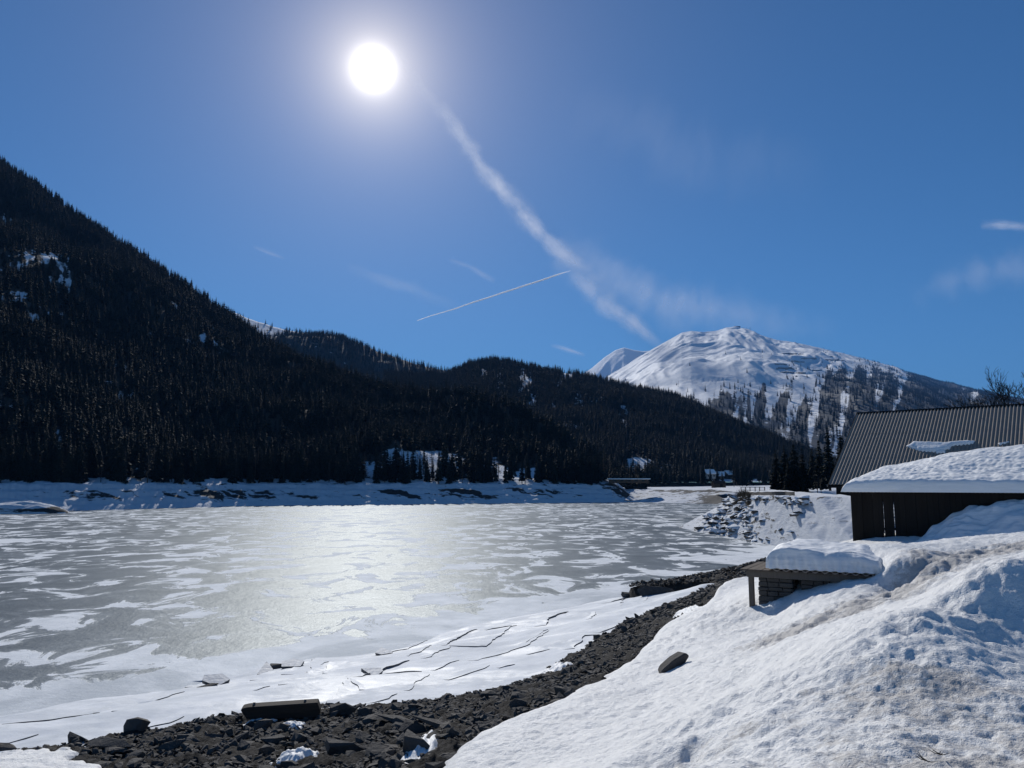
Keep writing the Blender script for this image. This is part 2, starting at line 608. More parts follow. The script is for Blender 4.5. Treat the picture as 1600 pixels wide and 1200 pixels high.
_n = len(CP)
_A = np.zeros((_n + 3, _n + 3))
_A[:_n, :_n] = _phi(((_cw[:, None] - _cw[None]) ** 2).sum(-1)) + np.eye(_n) * 1e-4
_A[:_n, _n] = 1; _A[:_n, _n + 1:] = _cw
_A[_n, :_n] = 1; _A[_n + 1:, :_n] = _cw.T
_W = np.linalg.solve(_A, np.concatenate([CP[:, 2], [0, 0, 0]]))


def surf(x, y):
    x, y = np.asarray(x, float), np.asarray(y, float)
    q = warp(x, y)
    z = _W[_n] + q[..., 0] * _W[_n + 1] + q[..., 1] * _W[_n + 2]
    for i in range(_n):
        z = z + _W[i] * _phi(((q - _cw[i]) ** 2).sum(-1))
    return z


def hit(px, py, y0=3.0, y1=60.0):
    """where the sight line of a picture point meets the near bank"""
    Y = np.geomspace(y0, y1, 400)
    q = at(px, py, 1.0)
    X = q.x * Y; Z = EYE + (q.z - EYE) * Y
    S = np.maximum(surf(X, Y), 0.0)
    i = int(np.argmax(Z <= S)) if (Z <= S).any() else len(Y) - 1
    return Vector((X[i], Y[i], float(S[i])))


# scree strip boundaries as Y over azimuth (x / y)
_bx = np.array([at(*q).x / q[2] for q in BPIX] + [.262, .275, .31, .6]); _by = np.array([q[2] for q in BPIX] + [38, 43, 46, 70.])
_cxx = np.array([-1.2, -.75, -.575, -.545, -.515, -.47, -.40, -.25] + [at(*q).x / q[2] for q in CPIX] + [.30, .32, .42, .6, 1.2]); _cyy = np.array([14.2, 14.0, 13.6, 13.1, 12.2, 10.0, 7.6, 7.0] + [q[2] for q in CPIX] + [30, 39, 56, 75, 75.])


def zones(x, y):
    a = x / np.maximum(y, .3)
    yb = np.interp(a, _bx, _by); yc = np.interp(a, _cxx, _cyy)
    sb = (y - yb) * .62 + fbm(x * .55, y * .55, 4, 3) * 1.1 * sat(y / 22)
    sc = (yc - y) * .62 + fbm(x * .7, y * .7, 4, 9) * .7 + .9 * fbm(x * 1.9, y * 1.9, 3, 12) * (x < -4)
    # dark earth spur that runs out along the ice edge
    px0, px1 = at(965, 930, 42.0), at(1165, 908, 40.0)
    tt = sat((x - px0.x) / (px1.x - px0.x)); ys = px0.y + (px1.y - px0.y) * tt
    on = sstep(px0.x - .5, px0.x + 1.0, x) * sstep(px1.x + 8, px1.x + 5, x)
    spur = on * np.exp(-((y - ys) / (1.3 + .9 * tt)) ** 2)
    sb = sb - spur * 3.4 * (1 - .0 * tt) - spur * np.clip(sb, 0, 8)
    return sb, sc, spur


def path_dist(x, y, pts):
    d = np.full(np.shape(x), 1e9)
    for (ax, ay), (bx, by) in zip(pts[:-1], pts[1:]):
        vx, vy = bx - ax, by - ay
        tt = np.clip(((x - ax) * vx + (y - ay) * vy) / (vx * vx + vy * vy), 0, 1)
        d = np.minimum(d, np.hypot(x - ax - tt * vx, y - ay - tt * vy))
    return d


PATH = [hit(*q).to_2d() for q in ((1640, 843), (1520, 866), (1455, 892), (1392, 922), (1315, 952), (1235, 985))]
CREST = [hit(*q).to_2d() for q in ((1640, 880), (1540, 902), (1450, 962), (1375, 1012))]
LUMP = [hit(*q).to_2d() for q in ((1370, 1040), (1270, 1075), (1170, 1085), (1100, 1120), (1040, 1180))]
AZ = np.tan(np.linspace(R(-54), R(50), 1060))
YY = np.geomspace(2.4, 82, 700)
GX = (AZ[None, :] * YY[:, None]); GY = np.repeat(YY[:, None], len(AZ), 1)
S0 = surf(GX, GY)
SB, SC, SPUR = zones(GX, GY)

# relief of the snow slope
crust = np.abs(noise(GX * 2.6, GY * 2.6, 31)) * .8 + np.abs(noise(GX * 5.3 + 3, GY * 5.3, 32)) * .45
fineb = fbm(GX * 9, GY * 9, 3, 35)
soft = fbm(GX * .7, GY * .7, 3, 41)
rough_zone = sat(.35 + .9 * fbm(GX * .35, GY * .35, 2, 44))
dpath = path_dist(GX, GY, PATH); onpath = np.exp(-(dpath / .85) ** 2)
dlump = path_dist(GX, GY, LUMP); onlump = np.exp(-(dlump / .55) ** 2)
dcrest = path_dist(GX, GY, CREST); oncrest = np.exp(-(dcrest / .5) ** 2)
trod = sat(sstep(7.6, 6.2, GY - .12 * GX) * sstep(.0, 1.8, GX) )
hum = np.abs(noise(GX * 1.15, GY * 1.15, 51)) + .5 * np.abs(noise(GX * 2.3, GY * 2.3, 52))
relief = soft * .075 + (crust - .5) * (.022 + .055 * rough_zone) * sat(GY / 9) + fineb * .020
relief = relief + onpath * (-.05 + .12 * (fbm(GX * 3.1, GY * 3.1, 3, 57))) + trod * (.045 * (hum - .42) + .05 * fbm(GX * 4, GY * 4, 4, 59) - .02)
relief = relief + onlump * (.05 + .10 * fbm(GX * 2.6, GY * 2.6, 4, 61)) + oncrest * (.04 + .12 * fbm(GX * 2.4, GY * 2.4, 4, 63))
# hollow beside the lump at the bottom of the picture
hq = hit(1050, 1175)
relief = relief - .22 * np.exp(-(np.hypot(GX - hq.x, (GY - hq.y) * .8) / .33) ** 2)
lq = hit(1206, 942)
relief = relief + .13 * np.exp(-(np.hypot(GX - lq.x + .05, GY - lq.y + .30) / .16) ** 2)
edge = np.where(SC > 0, .18 * (1 - np.exp(-SC / .4)) * np.exp(-SC / 2.2), SC * .7)
SNZ = S0 + relief * sat(SC / 1.2 + .25) + edge
ZG = S0 - .30 * sat(SC) - .45 * sat(SB * .7) + SPUR * (.75 + .5 * fbm(GX * .5, GY * .5, 3, 77)) + fbm(GX * 1.6, GY * 1.6, 5, 71, .6) * .22
dirt = np.clip(onpath * .85 + trod * (.32 + .5 * sat(fbm(GX * .8 + 5, GY * .8, 3, 81) + .25) + .25 * sstep(1.6, 3.2, GX) * sstep(6.8, 5, GY)) + onlump * .18 * sat(fbm(GX * 2, GY * 2, 2, 83) * 2) + .12 * rough_zone * sat(fbm(GX * .5, GY * .5, 2, 85) * 2), 0, 1)
me = grid_mesh("snow_slope", GX, GY, SNZ, M['snow'], {'dirt': dirt}, (SC > -.9) & (SNZ > -.2))
tag(obj("snow_slope", me), kind='structure')
# snow-covered ice that settled on the bank when the water sank
plates = fbm(GX * .16 + 4, GY * .16, 3, 91)
terr = S0 + .05 * np.sin(S0 * 9 + 2.2 * fbm(GX * .12, GY * .12, 2, 95)) * sat(S0)
icz = terr + np.where(SB > 0, .10 * (1 - np.exp(-SB / .5)), SB * .6) + plates * .16 * sat(SB / 2) + fbm(GX * .8, GY * .8, 3, 92) * .045


def ice_z(x, y):
    sb = zones(x, y)[0]; S = surf(x, y)
    return S + .05 * np.sin(S * 9 + 2.2 * fbm(x * .12, y * .12, 2, 95)) * sat(S) + np.where(sb > 0, .10 * (1 - np.exp(-sb / .5)), sb * .6) + fbm(x * .16 + 4, y * .16, 3, 91) * .16 * sat(sb / 2) + fbm(x * .8, y * .8, 3, 92) * .045


keep = (SB > -.9) & (icz > -.12) & (GY < 62) & (SC < 1.5)
me = grid_mesh("bank_ice", GX, GY, icz, M['bank_ice'], None, keep)
tag(obj("bank_ice", me), kind='structure')
keepg = ((SC < 1.6) & (SB < 1.8) | (SPUR > .05)) & (ZG > -.6)
me = grid_mesh("scree_ground", GX, GY, ZG, M['scree'], None, keepg)
tag(obj("scree_ground", me), kind='structure')

# ------------------------------------------------------------------ lake ice
LZ = np.tan(np.linspace(R(-58), R(48), 240)); LY = np.geomspace(9, 330, 220)
LX, LYY = LZ[None, :] * LY[:, None], np.repeat(LY[:, None], len(LZ), 1)
ls = surf(LX, LYY)
hx = LX / LYY
near = np.where(LYY < 62, sstep(-1.9, .05, ls), 0) * sstep(66, 48, LYY)
cove = sstep(.20, .36, hx) * sstep(115, 70, LYY) * .55
me = grid_mesh("lake", LX, LYY, np.zeros_like(LX), M['lake_ice'], {'shore': np.clip(np.maximum(near, cove), 0, 1)})
tag(obj("lake", me), kind='structure')

# valley ground under everything, out to the horizon
me = mesh_np("ground", [(-14000, -3000, -6), (14000, -3000, -6), (14000, 16000, -6), (-14000, 16000, -6)], [(0, 1, 2, 3)], M['roof_snow'])
tag(obj("ground", me), kind='structure')

# ------------------------------------------------------------------ far shore
def px_line(tbl):
    a = np.array(tbl, float)
    return lambda p: [np.interp(p, a[:, 0], a[:, i]) for i in range(1, a.shape[1])]


bank_edge = px_line([(-500, 175), (0, 190), (100, 196), (200, 205), (400, 239), (700, 263), (900, 280), (990, 292), (1010, 294)])
PXB = np.linspace(-450, 1012, 760); VB = np.linspace(-.25, 1.55, 90)
YA = bank_edge(PXB)[0] + 1.5 * noise(PXB * .03, PXB * 0, 5) + .7 * noise(PXB * .11, PXB * 0, 6)
tipf = sstep(1011, 950, PXB)
AZB = (PXB - CX) / F / (math.cos(PITCH) + 190 / F * math.sin(PITCH))
BW = 14.0
yv = YA[None] + VB[:, None] * BW
vv = VB[:, None]
xb = AZB[None] * yv
topz = 6.9 + .3 * noise(PXB * .02, PXB * 0, 8)
zb = np.where(vv < 1, vv * topz[None], topz[None] + (vv - 1) * 2.5) * tipf[None] - (1 - tipf[None]) * .8
led = fbm(xb * .05, yv * .35, 4, 21)
zb = zb + (np.sin(zb * 3.2 + led * 3) * .22 + fbm(xb * .18, yv * .25, 4, 22) * .7) * sat(vv * 4) * tipf[None]
lens = fbm(xb * .040, yv * .16, 5, 25, .62) * 2.0
prof = np.exp(-((vv - .52) / .24) ** 2) + .55 * np.exp(-((vv - .95) / .06) ** 2)
rock = np.clip((lens + .05) * 1.7 * prof + .25 * fbm(xb * .12, yv * .8, 3, 27) * prof, 0, 1)
rock = (rock * 1.25 + .12 * prof) * (.45 + .55 * sstep(80, 420, PXB))[None] + .45 * sstep(930, 985, PXB)[None] * sat(vv * 2)
rock = rock + (.55 * np.exp(-((vv - 1.06) / .04) ** 2) * sat(.3 + fbm(xb * .06, yv * 0, 2, 29) * 2))
me = grid_mesh("far_bank", xb, yv, zb, M['far_bank'], {'rock': np.clip(rock, 0, 1)})
tag(obj("far_bank", me), kind='structure')


def bank_top(px, back=0.0):
    Y = float(bank_edge(px)[0]) + BW + back
    a = (px - CX) / F / (math.cos(PITCH) + 190 / F * math.sin(PITCH))
    v = 1 + back / BW
    return Vector((a * Y, Y, 6.85 + (v - 1) * 2.5))


# low embankment that closes the lake on the right, then the flat valley floor
PXD = np.linspace(960, 1330, 300); VD = np.linspace(-.2, 1, 50)
AZD = (PXD - CX) / F / (math.cos(PITCH) + 190 / F * math.sin(PITCH))
toe = np.interp(PXD, [960, 1010, 1060, 1200, 1330], [290, 287, 274, 244, 236]) + noise(PXD * .04, PXD * 0, 4) * 2
yd = toe[None] + VD[:, None] * 30
xd = AZD[None] * yd
zd = VD[:, None] * 4.6 + fbm(xd * .12, yd * .12, 3, 33) * .35
streak = fbm(xd * .035 + 2, yd * .22, 4, 36)
rk = np.clip(.30 + .5 * streak + .6 * sstep(1075, 1120, PXD)[None] * sstep(.75, .45, VD)[:, None] + .5 * np.exp(-((VD[:, None] - .88) / .07) ** 2) * sstep(990, 1040, PXD)[None], 0, 1)
me = grid_mesh("embankment", xd, yd, zd, M['far_bank'], {'rock': rk})
tag(obj("embankment", me), kind='structure')
PXV = np.linspace(880, 1500, 120); AZV = (PXV - CX) / F / .992
YV = np.geomspace(262, 700, 70)
xv = AZV[None] * YV[:, None]; yv2 = np.repeat(YV[:, None], len(PXV), 1)
dy = yv2 - (np.interp(PXV, [880, 960, 1010, 1060, 1200, 1330, 1500], [300, 292, 289, 276, 246, 238, 238])[None] + 29)
zv = np.where(dy < 0, 4.6 + dy * .35, 4.6 + .55 * sstep(0, 60, dy) + 3.2 * sstep(120, 400, dy)) + fbm(xv * .02, yv2 * .02, 3, 39) * .25
rkv = .55 * np.exp(-((dy - 22) / 2.5) ** 2) + .5 * np.exp(-((dy - 62) / 4) ** 2) + .15 * fbm(xv * .05, yv2 * .1, 3, 43)
me = grid_mesh("valley_floor", xv, yv2, zv, M['far_bank'], {'rock': np.clip(rkv, 0, 1)})
tag(obj("valley_floor", me), kind='structure')

# small snow mound out on the ice at the left
u = np.linspace(-1, 1, 60); gx, gy = np.meshgrid(u, u)
c0 = at(12, 803, EYE / float(dip(803)))
mh = 2.7 * np.maximum(0, 1 - (gx ** 2 + gy ** 2)) ** .65 + .5 * fbm(gx * 3, gy * 3, 4, 3) * (1 - gx ** 2) - .15
mx, my = c0.x + gx * 11, c0.y + 4.5 + gy * 5
mrock = np.clip(.72 * np.exp(-((mh - .8) / .55) ** 2) * sstep(-.5, -.1, gx) * sstep(.1, -.3, gy) + .5 * sstep(.55, .8, gx), 0, 1)
me = grid_mesh("snow_mound", mx, my, mh, M['far_bank'], {'rock': mrock})
tag(obj("snow_mound", me), kind='structure')

# ------------------------------------------------------------------ hills and mountains
def ridge_hill(name, ridge, foot, nu, nv, mat, relief=None, prof=lambda v: v, back=.35, attrs=None, nz=None):
    r, f = np.array(ridge, float), np.array(foot, float)
    P = np.linspace(r[0, 0], r[-1, 0], nu)
    rpy, rY = np.interp(P, r[:, 0], r[:, 1]), np.interp(P, r[:, 0], r[:, 2])
    if nz is not None: rpy = rpy + nz(P)
    b = (CY - rpy) / F
    dyy = math.cos(PITCH) - b * math.sin(PITCH)
    rz = EYE + (math.sin(PITCH) + b * math.cos(PITCH)) / dyy * rY
    rx = (P - CX) / F / dyy * rY
    fY, fz = np.interp(P, f[:, 0], f[:, 1]), np.interp(P, f[:, 0], f[:, 2])
    fx = (P - CX) / F / (math.cos(PITCH) + 150 / F * math.sin(PITCH)) * fY
    v = np.concatenate([np.linspace(0, 1, nv), 1 + np.linspace(0, 1, nv // 5)[1:] * back])[:, None]
    vc = np.minimum(v, 1)
    x = fx[None] + (rx - fx)[None] * v
    y = fY[None] + (rY - fY)[None] * v
    z = fz[None] + (rz - fz)[None] * (prof(vc) - np.maximum(v - 1, 0) * 1.3)
    V = v + 0 * x
    if relief is not None:
        z = z + relief(x, y, V) * np.where(V < 1, np.minimum(V * 6, 1) * np.minimum((1 - V) * 5, 1), 0)
    at_ = attrs(x, y, z, V) if attrs else {}
    me = grid_mesh(name, x, y, z, mat, at_)
    o = tag(obj(name, me), kind='structure')
    return o, (x, y, z, V, at_)


def blobs(lst, gain=1.0):
    def fn(x, y, z, V):
        px, py = proj(np.stack([x, y, z], -1))
        wx = fbm(x * .03, y * .03 + z * .05, 4, 61) * 26; wy = fbm(x * .03 + 9, y * .03 + z * .05, 4, 62) * 18
        m = np.zeros_like(x)
        for (cx_, cy_, rx_, ry_, amp) in lst:
            d = np.hypot((px + wx - cx_) / rx_, (py + wy - cy_) / ry_)
            m = np.maximum(m, amp * sstep(1.3, .5, d))
        fine = .5 + .9 * fbm(px * .11, py * .035, 4, 65) + .35 * noise(px * .5, py * .2, 66)
        shore_ = sstep(700, 712, py) * .35 * (px > 560)
        return m * np.clip(fine * 1.3 + (gain - 1) * .4 + shore_, 0, 1) * gain
    return fn


foot1 = []
for px in (-420, -200, 0, 100, 200, 400, 560, 700, 800, 900, 960, 1010):
    q = bank_top(px, 6)
    foot1.append((px, q.y, q.z - .6))
foot1[-1] = (1010, 330, 5.0)
clear1 = blobs([(15, 420, 50, 14, .8), (60, 400, 60, 14, .8), (100, 425, 16, 45, .8), (95, 445, 30, 22, .7), (20, 465, 45, 10, .8), (45, 490, 22, 9, .9), (90, 495, 16, 8, .8), (10, 345, 25, 14, .7),
                (50, 275, 30, 14, .7), (325, 530, 22, 16, .8), (335, 545, 16, 16, .7), (293, 530, 12, 10, .7), (250, 525, 30, 6, .7), (190, 575, 22, 14, .6), (275, 480, 10, 9, .8), (163, 600, 14, 12, .8),
                (187, 616, 14, 14, .7), (50, 572, 30, 8, .7), (8, 632, 18, 14, .9), (35, 630, 10, 12, .8), (98, 690, 12, 26, .8), (230, 710, 9, 9, .9), (545, 595, 12, 6, .6),
                (210, 735, 16, 10, .7), (155, 735, 8, 12, .6), (75, 738, 20, 8, .5), (475, 650, 6, 22, .5),
                (600, 740, 50, 14, .9), (660, 728, 60, 26, .9), (615, 712, 26, 12, .8), (815, 744, 52, 16, 1.0), (760, 735, 40, 14, .7), (690, 715, 40, 18, .8), (350, 748, 14, 8, .7)])
hill1, G1 = ridge_hill("forested_hill",
    [(-420, 40, 860), (-200, 130, 800), (0, 250, 700), (50, 285, 690), (100, 322, 680), (200, 388, 650), (300, 455, 610), (390, 517, 570), (470, 568, 530), (540, 593, 500), (590, 606, 480), (620, 612, 470), (700, 618, 440), (745, 622, 425), (800, 635, 405), (860, 668, 385), (900, 696, 372), (960, 738, 352), (1010, 757, 345)],
    foot1, 420, 130, M['forest_floor'],
    relief=lambda x, y, V: fbm(x * .009, y * .009, 4, 101) * 20 + ridged(x * .004 + 1, y * .004, 2, 104) * 10 - 5,
    prof=lambda v: v ** 1.08, back=.25,
    attrs=lambda x, y, z, V: {'snow': clear1(x, y, z, V)}, nz=lambda P: 3 * noise(P * .03, P * 0, 3))

clear2 = blobs([(400, 500, 40, 12, 4.0), (430, 512, 45, 9, 4.0), (470, 518, 20, 5, .8), (410, 525, 26, 12, .8), (490, 545, 5, 14, .6), (520, 550, 5, 16, .6), (470, 560, 5, 14, .5), (540, 560, 5, 14, .5), (600, 570, 5, 12, .45), (575, 555, 5, 12, .4)])
hill2, G2 = ridge_hill("distant_forested_ridge",
    [(200, 470, 1700), (330, 478, 1700), (385, 496, 1650), (400, 502, 1650), (440, 514, 1620), (470, 520, 1600), (520, 523, 1580), (560, 536, 1550), (600, 553, 1520), (650, 569, 1480), (700, 581, 1420), (760, 604, 1380), (860, 640, 1300), (950, 690, 1200)],
    [(200, 900, 40), (500, 850, 30), (950, 800, 20)], 260, 90, M['forest_floor'],
    relief=lambda x, y, V: fbm(x * .004, y * .004, 4, 111) * 40, attrs=lambda x, y, z, V: {'snow': clear2(x, y, z, V)}, nz=lambda P: 2 * noise(P * .05, P * 0, 13))

clear3 = blobs([(752, 585, 8, 12, .7), (780, 592, 7, 24, .8), (822, 600, 10, 20, .95), (828, 618, 8, 26, .9), (815, 590, 14, 10, .6), (885, 590, 12, 5, 1.0), (872, 598, 6, 12, .7), (905, 625, 4, 26, .7), (865, 640, 5, 16, .6), (930, 630, 12, 8, .4), (975, 650, 5, 20, .6),
                (893, 666, 18, 5, 1.1), (1000, 722, 22, 12, .9), (985, 735, 14, 10, .8), (1040, 735, 12, 8, .6), (1150, 752, 60, 6, .5)], 1.6)
hill3, G3 = ridge_hill("wooded_spur",
    [(600, 585, 1000), (690, 588, 1000), (712, 580, 995), (735, 568, 990), (770, 563, 980), (800, 568, 970), (850, 579, 960), (900, 585, 940), (950, 597, 920), (1000, 609, 900), (1050, 619, 880), (1090, 636, 860), (1120, 651, 840), (1150, 665, 820), (1190, 681, 800), (1240, 702, 770), (1290, 722, 740), (1340, 738, 720), (1420, 750, 700)],
    [(600, 420, 20), (880, 415, 9), (1000, 440, 7.5), (1150, 480, 8.2), (1300, 500, 8.6), (1420, 520, 8.6)], 320, 110, M['forest_floor'],
    relief=lambda x, y, V: fbm(x * .006, y * .006, 4, 121) * 16, prof=lambda v: v ** 1.12,
    attrs=lambda x, y, z, V: {'snow': clear3(x, y, z, V)}, nz=lambda P: 2 * noise(P * .05, P * 0, 23))


def mrelief(x, y, V):
    # gullies and wind ridges running down and across the face
    a = x * .0010 - y * .00030; b = x * .0003 + y * .0006
    w = fbm(x * .0006, y * .0006, 3, 130) * .8
    g = ridged(a * 1.9 + w, b * .55 + w * .5, 3, 131)
    g2 = ridged(a * 5.0 + w * 2.2, b * 1.0 + w, 3, 135)
    g3 = ridged(a * 13.0 + w * 4, b * 2.2, 2, 136)
    return (g - .45) * 52 + (g2 - .4) * 27 + (g3 - .4) * 7


def forest4(px, py):
    line = np.interp(px, [860, 1000, 1100, 1200, 1260, 1300, 1320, 1400, 1420, 1440, 2000], [640, 640, 610, 588, 584, 568, 560, 574, 574, 560, 560])
    below = py - line + 30 * fbm(px * .04, py * .02, 3, 181)
    strips = sat(.42 + .30 * sstep(600, 650, py) + 1.5 * fbm(px * .05 + .012 * py, py * .009, 3, 183) + .62 * sstep(1310, 1430, px) - .55 * fbm(px * .13, py * .012, 2, 187))
    return sstep(-4, 34, below) * strips + .012 * sstep(-60, 0, below)


def mrock(x, y, z, V):
    px, py = proj(np.stack([x, y, z], -1))
    r = .16 + .30 * fbm(x * .004, y * .002, 3, 141) - .2 * sstep(.75, .95, V) 
    return {'rock': np.clip(r, 0, 1), 'forest': np.clip(forest4(px, py) * 1.25, 0, 1)}


MK = 2.3
mtn, G4 = ridge_hill("snowy_mountain",
    [(a, b, c * MK) for a, b, c in ((860, 655, 3300), (900, 622, 3300), (930, 602, 3300), (960, 583, 3300), (985, 567, 3300), (1010, 551, 3320), (1040, 534, 3350), (1065, 520, 3380), (1080, 517, 3400), (1100, 519, 3420), (1120, 517, 3450), (1135, 512, 3500), (1150, 511, 3500), (1170, 515, 3500), (1190, 524, 3480), (1215, 532, 3450), (1250, 537, 3400), (1290, 546, 3350), (1340, 558, 3250), (1390, 571, 3150), (1420, 583, 3100), (1480, 600, 3000), (1530, 611, 2900), (1560, 619, 2850), (1600, 628, 2800), (1750, 660, 2600), (2000, 700, 2400))],
    [(860, 1050, 10), (1200, 1000, 10), (2000, 900, 10)], 640, 380, M['mountain_snow'], relief=mrelief, prof=lambda v: 1 - (1 - v) ** 1.04, back=.4, attrs=mrock)

peak, G5 = ridge_hill("far_snowy_peak",
    [(840, 640, 11500), (900, 592, 11500), (925, 575, 11500), (945, 558, 11500), (962, 547, 11500), (975, 543, 11500), (990, 547, 11500), (1005, 549, 11500), (1025, 547, 11500), (1060, 556, 11500), (1120, 580, 11500), (1200, 620, 11500)],
    [(840, 8200, 100), (1200, 8200, 100)], 200, 120, M['mountain_snow'], relief=lambda x, y, V: (ridged(x * .0014 - y * .0006, y * .0007, 4, 151) - .4) * 120, prof=lambda v: v, back=.4)

# ------------------------------------------------------------------ tree models
def crown_mesh(name, seed, nl, nb, Rr=.17, H=1.0, base=.10, mat='needles', hang=True, sub=True):
    """spruce crown of drooping branch sprays, unit height"""
    rnd = random.Random(seed)
    mb = MB()
    for i in range(nl):
        fz = base + (1 - base) * ((i + rnd.uniform(-.3, .3)) / nl)
        fz = max(base, min(fz, .985))
        rr = Rr * (1 - fz) ** .82 * rnd.uniform(.72, 1.12) + .006
        a0 = rnd.uniform(0, 6.28)
        for k in range(nb):
            a = a0 + 6.283 * k / nb + rnd.uniform(-.3, .3)
            r = rr * rnd.uniform(.6, 1.15)
            z0 = fz + rnd.uniform(-.012, .012)
            droop = r * rnd.uniform(.25, .6)
            c, s = math.cos(a), math.sin(a)
            w = r * rnd.uniform(.28, .45)
            p0 = Vector((0, 0, z0 + .018)); p2 = Vector((c * r, s * r, z0 - droop))
            pm = Vector((c * r * .55, s * r * .55, z0 - droop * .25))
            sd = Vector((-s, c, 0)) * w
            dn = Vector((0, 0, -r * .22))
            mb.add([p0, pm + sd + dn, p2, pm - sd + dn, pm], [(0, 1, 4), (1, 2, 4), (2, 3, 4), (3, 0, 4)])
            if hang:
                mb.add([p0 * .5 + pm * .5, p2, pm + Vector((c * r * .12, s * r * .12, -r * .5))], [(0, 1, 2)])
            if sub:
                for sg in (-1, 1):
                    q = pm + sd * sg * .9
                    mb.add([pm, q + Vector((c, s, 0)) * r * .28 + dn, q + Vector((0, 0, -r * .42))], [(0, 1, 2)])
    mb.tube([(0, 0, .9), (0, 0, 1.0)], [.004, .0005], 3)
    return mb.mesh(name, M[mat])


def trunk_mesh(name, r=.014, top=.93, mat='bark'):
    return MB().tube([(0, 0, -.05), (0, 0, .3), (0, 0, top)], [r * 1.25, r * .85, r * .15], 6).mesh(name, M[mat], True)


def larch_mesh(name, seed, nbr=90, mat='larch_twigs'):
    rnd = random.Random(seed)
    mb = MB().tube([(0, 0, -.03), (0, 0, .5), (0, 0, 1)], [.013, .008, .001], 4)
    for i in range(nbr):
        z = rnd.uniform(.15, .98)
        r = .15 * (1 - z) ** .7 * rnd.uniform(.5, 1.1) + .01
        a = rnd.uniform(0, 6.28); c, s = math.cos(a), math.sin(a)
        p0 = Vector((0, 0, z)); p1 = Vector((c * r, s * r, z + r * rnd.uniform(-.35, .3)))
        w = Vector((-s, c, 0)) * .0045
        mb.add([p0 + w, p0 - w, p1], [(0, 1, 2)])
        for q in range(2):
            f = rnd.uniform(.3, .9); pa = p0.lerp(p1, f)
            sd = Vector((-s, c, 0)) * rnd.choice((-1, 1)) * r * .4 + Vector((c, s, 0)) * r * .2 + Vector((0, 0, -.02))
            mb.add([pa, pa + sd, pa + sd * .6 + Vector((0, 0, -.016))], [(0, 1, 2)])
    return mb.mesh(name, M[mat])


def scatter_proto(name, me):
    o = bpy.data.objects.new(name, me)
    PROTO.objects.link(o)
    return o


PROTO = bpy.data.collections.new("tree_models")
for i in range(4):
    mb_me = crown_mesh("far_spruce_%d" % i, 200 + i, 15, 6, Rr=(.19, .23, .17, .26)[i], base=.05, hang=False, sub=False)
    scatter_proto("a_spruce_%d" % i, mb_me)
for i in range(2):
    scatter_proto("b_larch_%d" % i, larch_mesh("far_larch_%d" % i, 220 + i, 60))


def scatter(name, G, n, hmin, hmax, larch, dens, label=None, seed=0):
    x, y, z, V, at_ = G
    rng = np.random.default_rng(seed)
    P = np.stack([x, y, z], -1)
    e1 = P[:-1, 1:] - P[:-1, :-1]; e2 = P[1:, :-1] - P[:-1, :-1]
    ar = np.linalg.norm(np.cross(e1, e2), axis=-1)
    d = dens(x, y, z, V)
    w = ar * (d[:-1, :-1] + d[1:, 1:]) * .5
    w = np.maximum(w, 0)
    cum = np.cumsum(w.ravel()); cum /= cum[-1]
    f = np.searchsorted(cum, rng.random(n))
    i, j = np.unravel_index(np.minimum(f, w.size - 1), w.shape)
    a, b = rng.random(n)[:, None], rng.random(n)[:, None]
    pts = P[i, j] * (1 - a) * (1 - b) + P[i, j + 1] * a * (1 - b) + P[i + 1, j] * (1 - a) * b + P[i + 1, j + 1] * a * b
    h = hmin + (hmax - hmin) * rng.beta(2, 2.2, n)
    lp = larch(pts)
    kind = np.where(rng.random(n) < lp, rng.integers(4, 6, n), rng.integers(0, 4, n))
    return forest_object(name, pts, h, rng.random(n) * 6.283, kind)


NG = {}


def forest_object(name, pts, h, rot, kind):
    me = bpy.data.meshes.new(name)
    me.vertices.add(len(pts)); me.vertices.foreach_set('co', np.ascontiguousarray(pts, dtype=np.float32).ravel())
    for nm, ty, arr in (('scl', 'FLOAT', h), ('rot', 'FLOAT', rot), ('kind', 'INT', kind)):
        a = me.attributes.new(nm, ty, 'POINT')
        a.data.foreach_set('value', np.ascontiguousarray(arr, dtype=np.int32 if ty == 'INT' else np.float32))
    me.update()
    o = obj(name, me)
    if 'g' not in NG:
        g = bpy.data.node_groups.new("plant_trees", 'GeometryNodeTree')
        g.interface.new_socket("Geometry", in_out='INPUT', socket_type='NodeSocketGeometry')
        g.interface.new_socket("Geometry", in_out='OUTPUT', socket_type='NodeSocketGeometry')
        gi, go = g.nodes.new("NodeGroupInput"), g.nodes.new("NodeGroupOutput")
        ci = g.nodes.new("GeometryNodeCollectionInfo")
        ci.inputs[0].default_value = PROTO
        ci.inputs['Separate Children'].default_value = True
        ci.inputs['Reset Children'].default_value = True
        ip = g.nodes.new("GeometryNodeInstanceOnPoints")

        def na(nm, ty):
            q = g.nodes.new("GeometryNodeInputNamedAttribute"); q.data_type = ty; q.inputs['Name'].default_value = nm
            return [s for s in q.outputs if s.enabled][0]
        cx1, cx2 = g.nodes.new("ShaderNodeCombineXYZ"), g.nodes.new("ShaderNodeCombineXYZ")
        g.links.new(na('rot', 'FLOAT'), cx1.inputs[2])
        s = na('scl', 'FLOAT')
        for k in range(3): g.links.new(s, cx2.inputs[k])
        g.links.new(gi.outputs[0], ip.inputs['Points'])
        g.links.new(ci.outputs[0], ip.inputs['Instance'])
        ip.inputs['Pick Instance'].default_value = True
        g.links.new(na('kind', 'INT'), ip.inputs['Instance Index'])
        g.links.new(cx1.outputs[0], ip.inputs['Rotation'])
        g.links.new(cx2.outputs[0], ip.inputs['Scale'])
        g.links.new(ip.outputs[0], go.inputs[0])
        NG['g'] = g
    md = o.modifiers.new("plant_trees", 'NODES'); md.node_group = NG['g']
    return tag(o, kind='stuff')


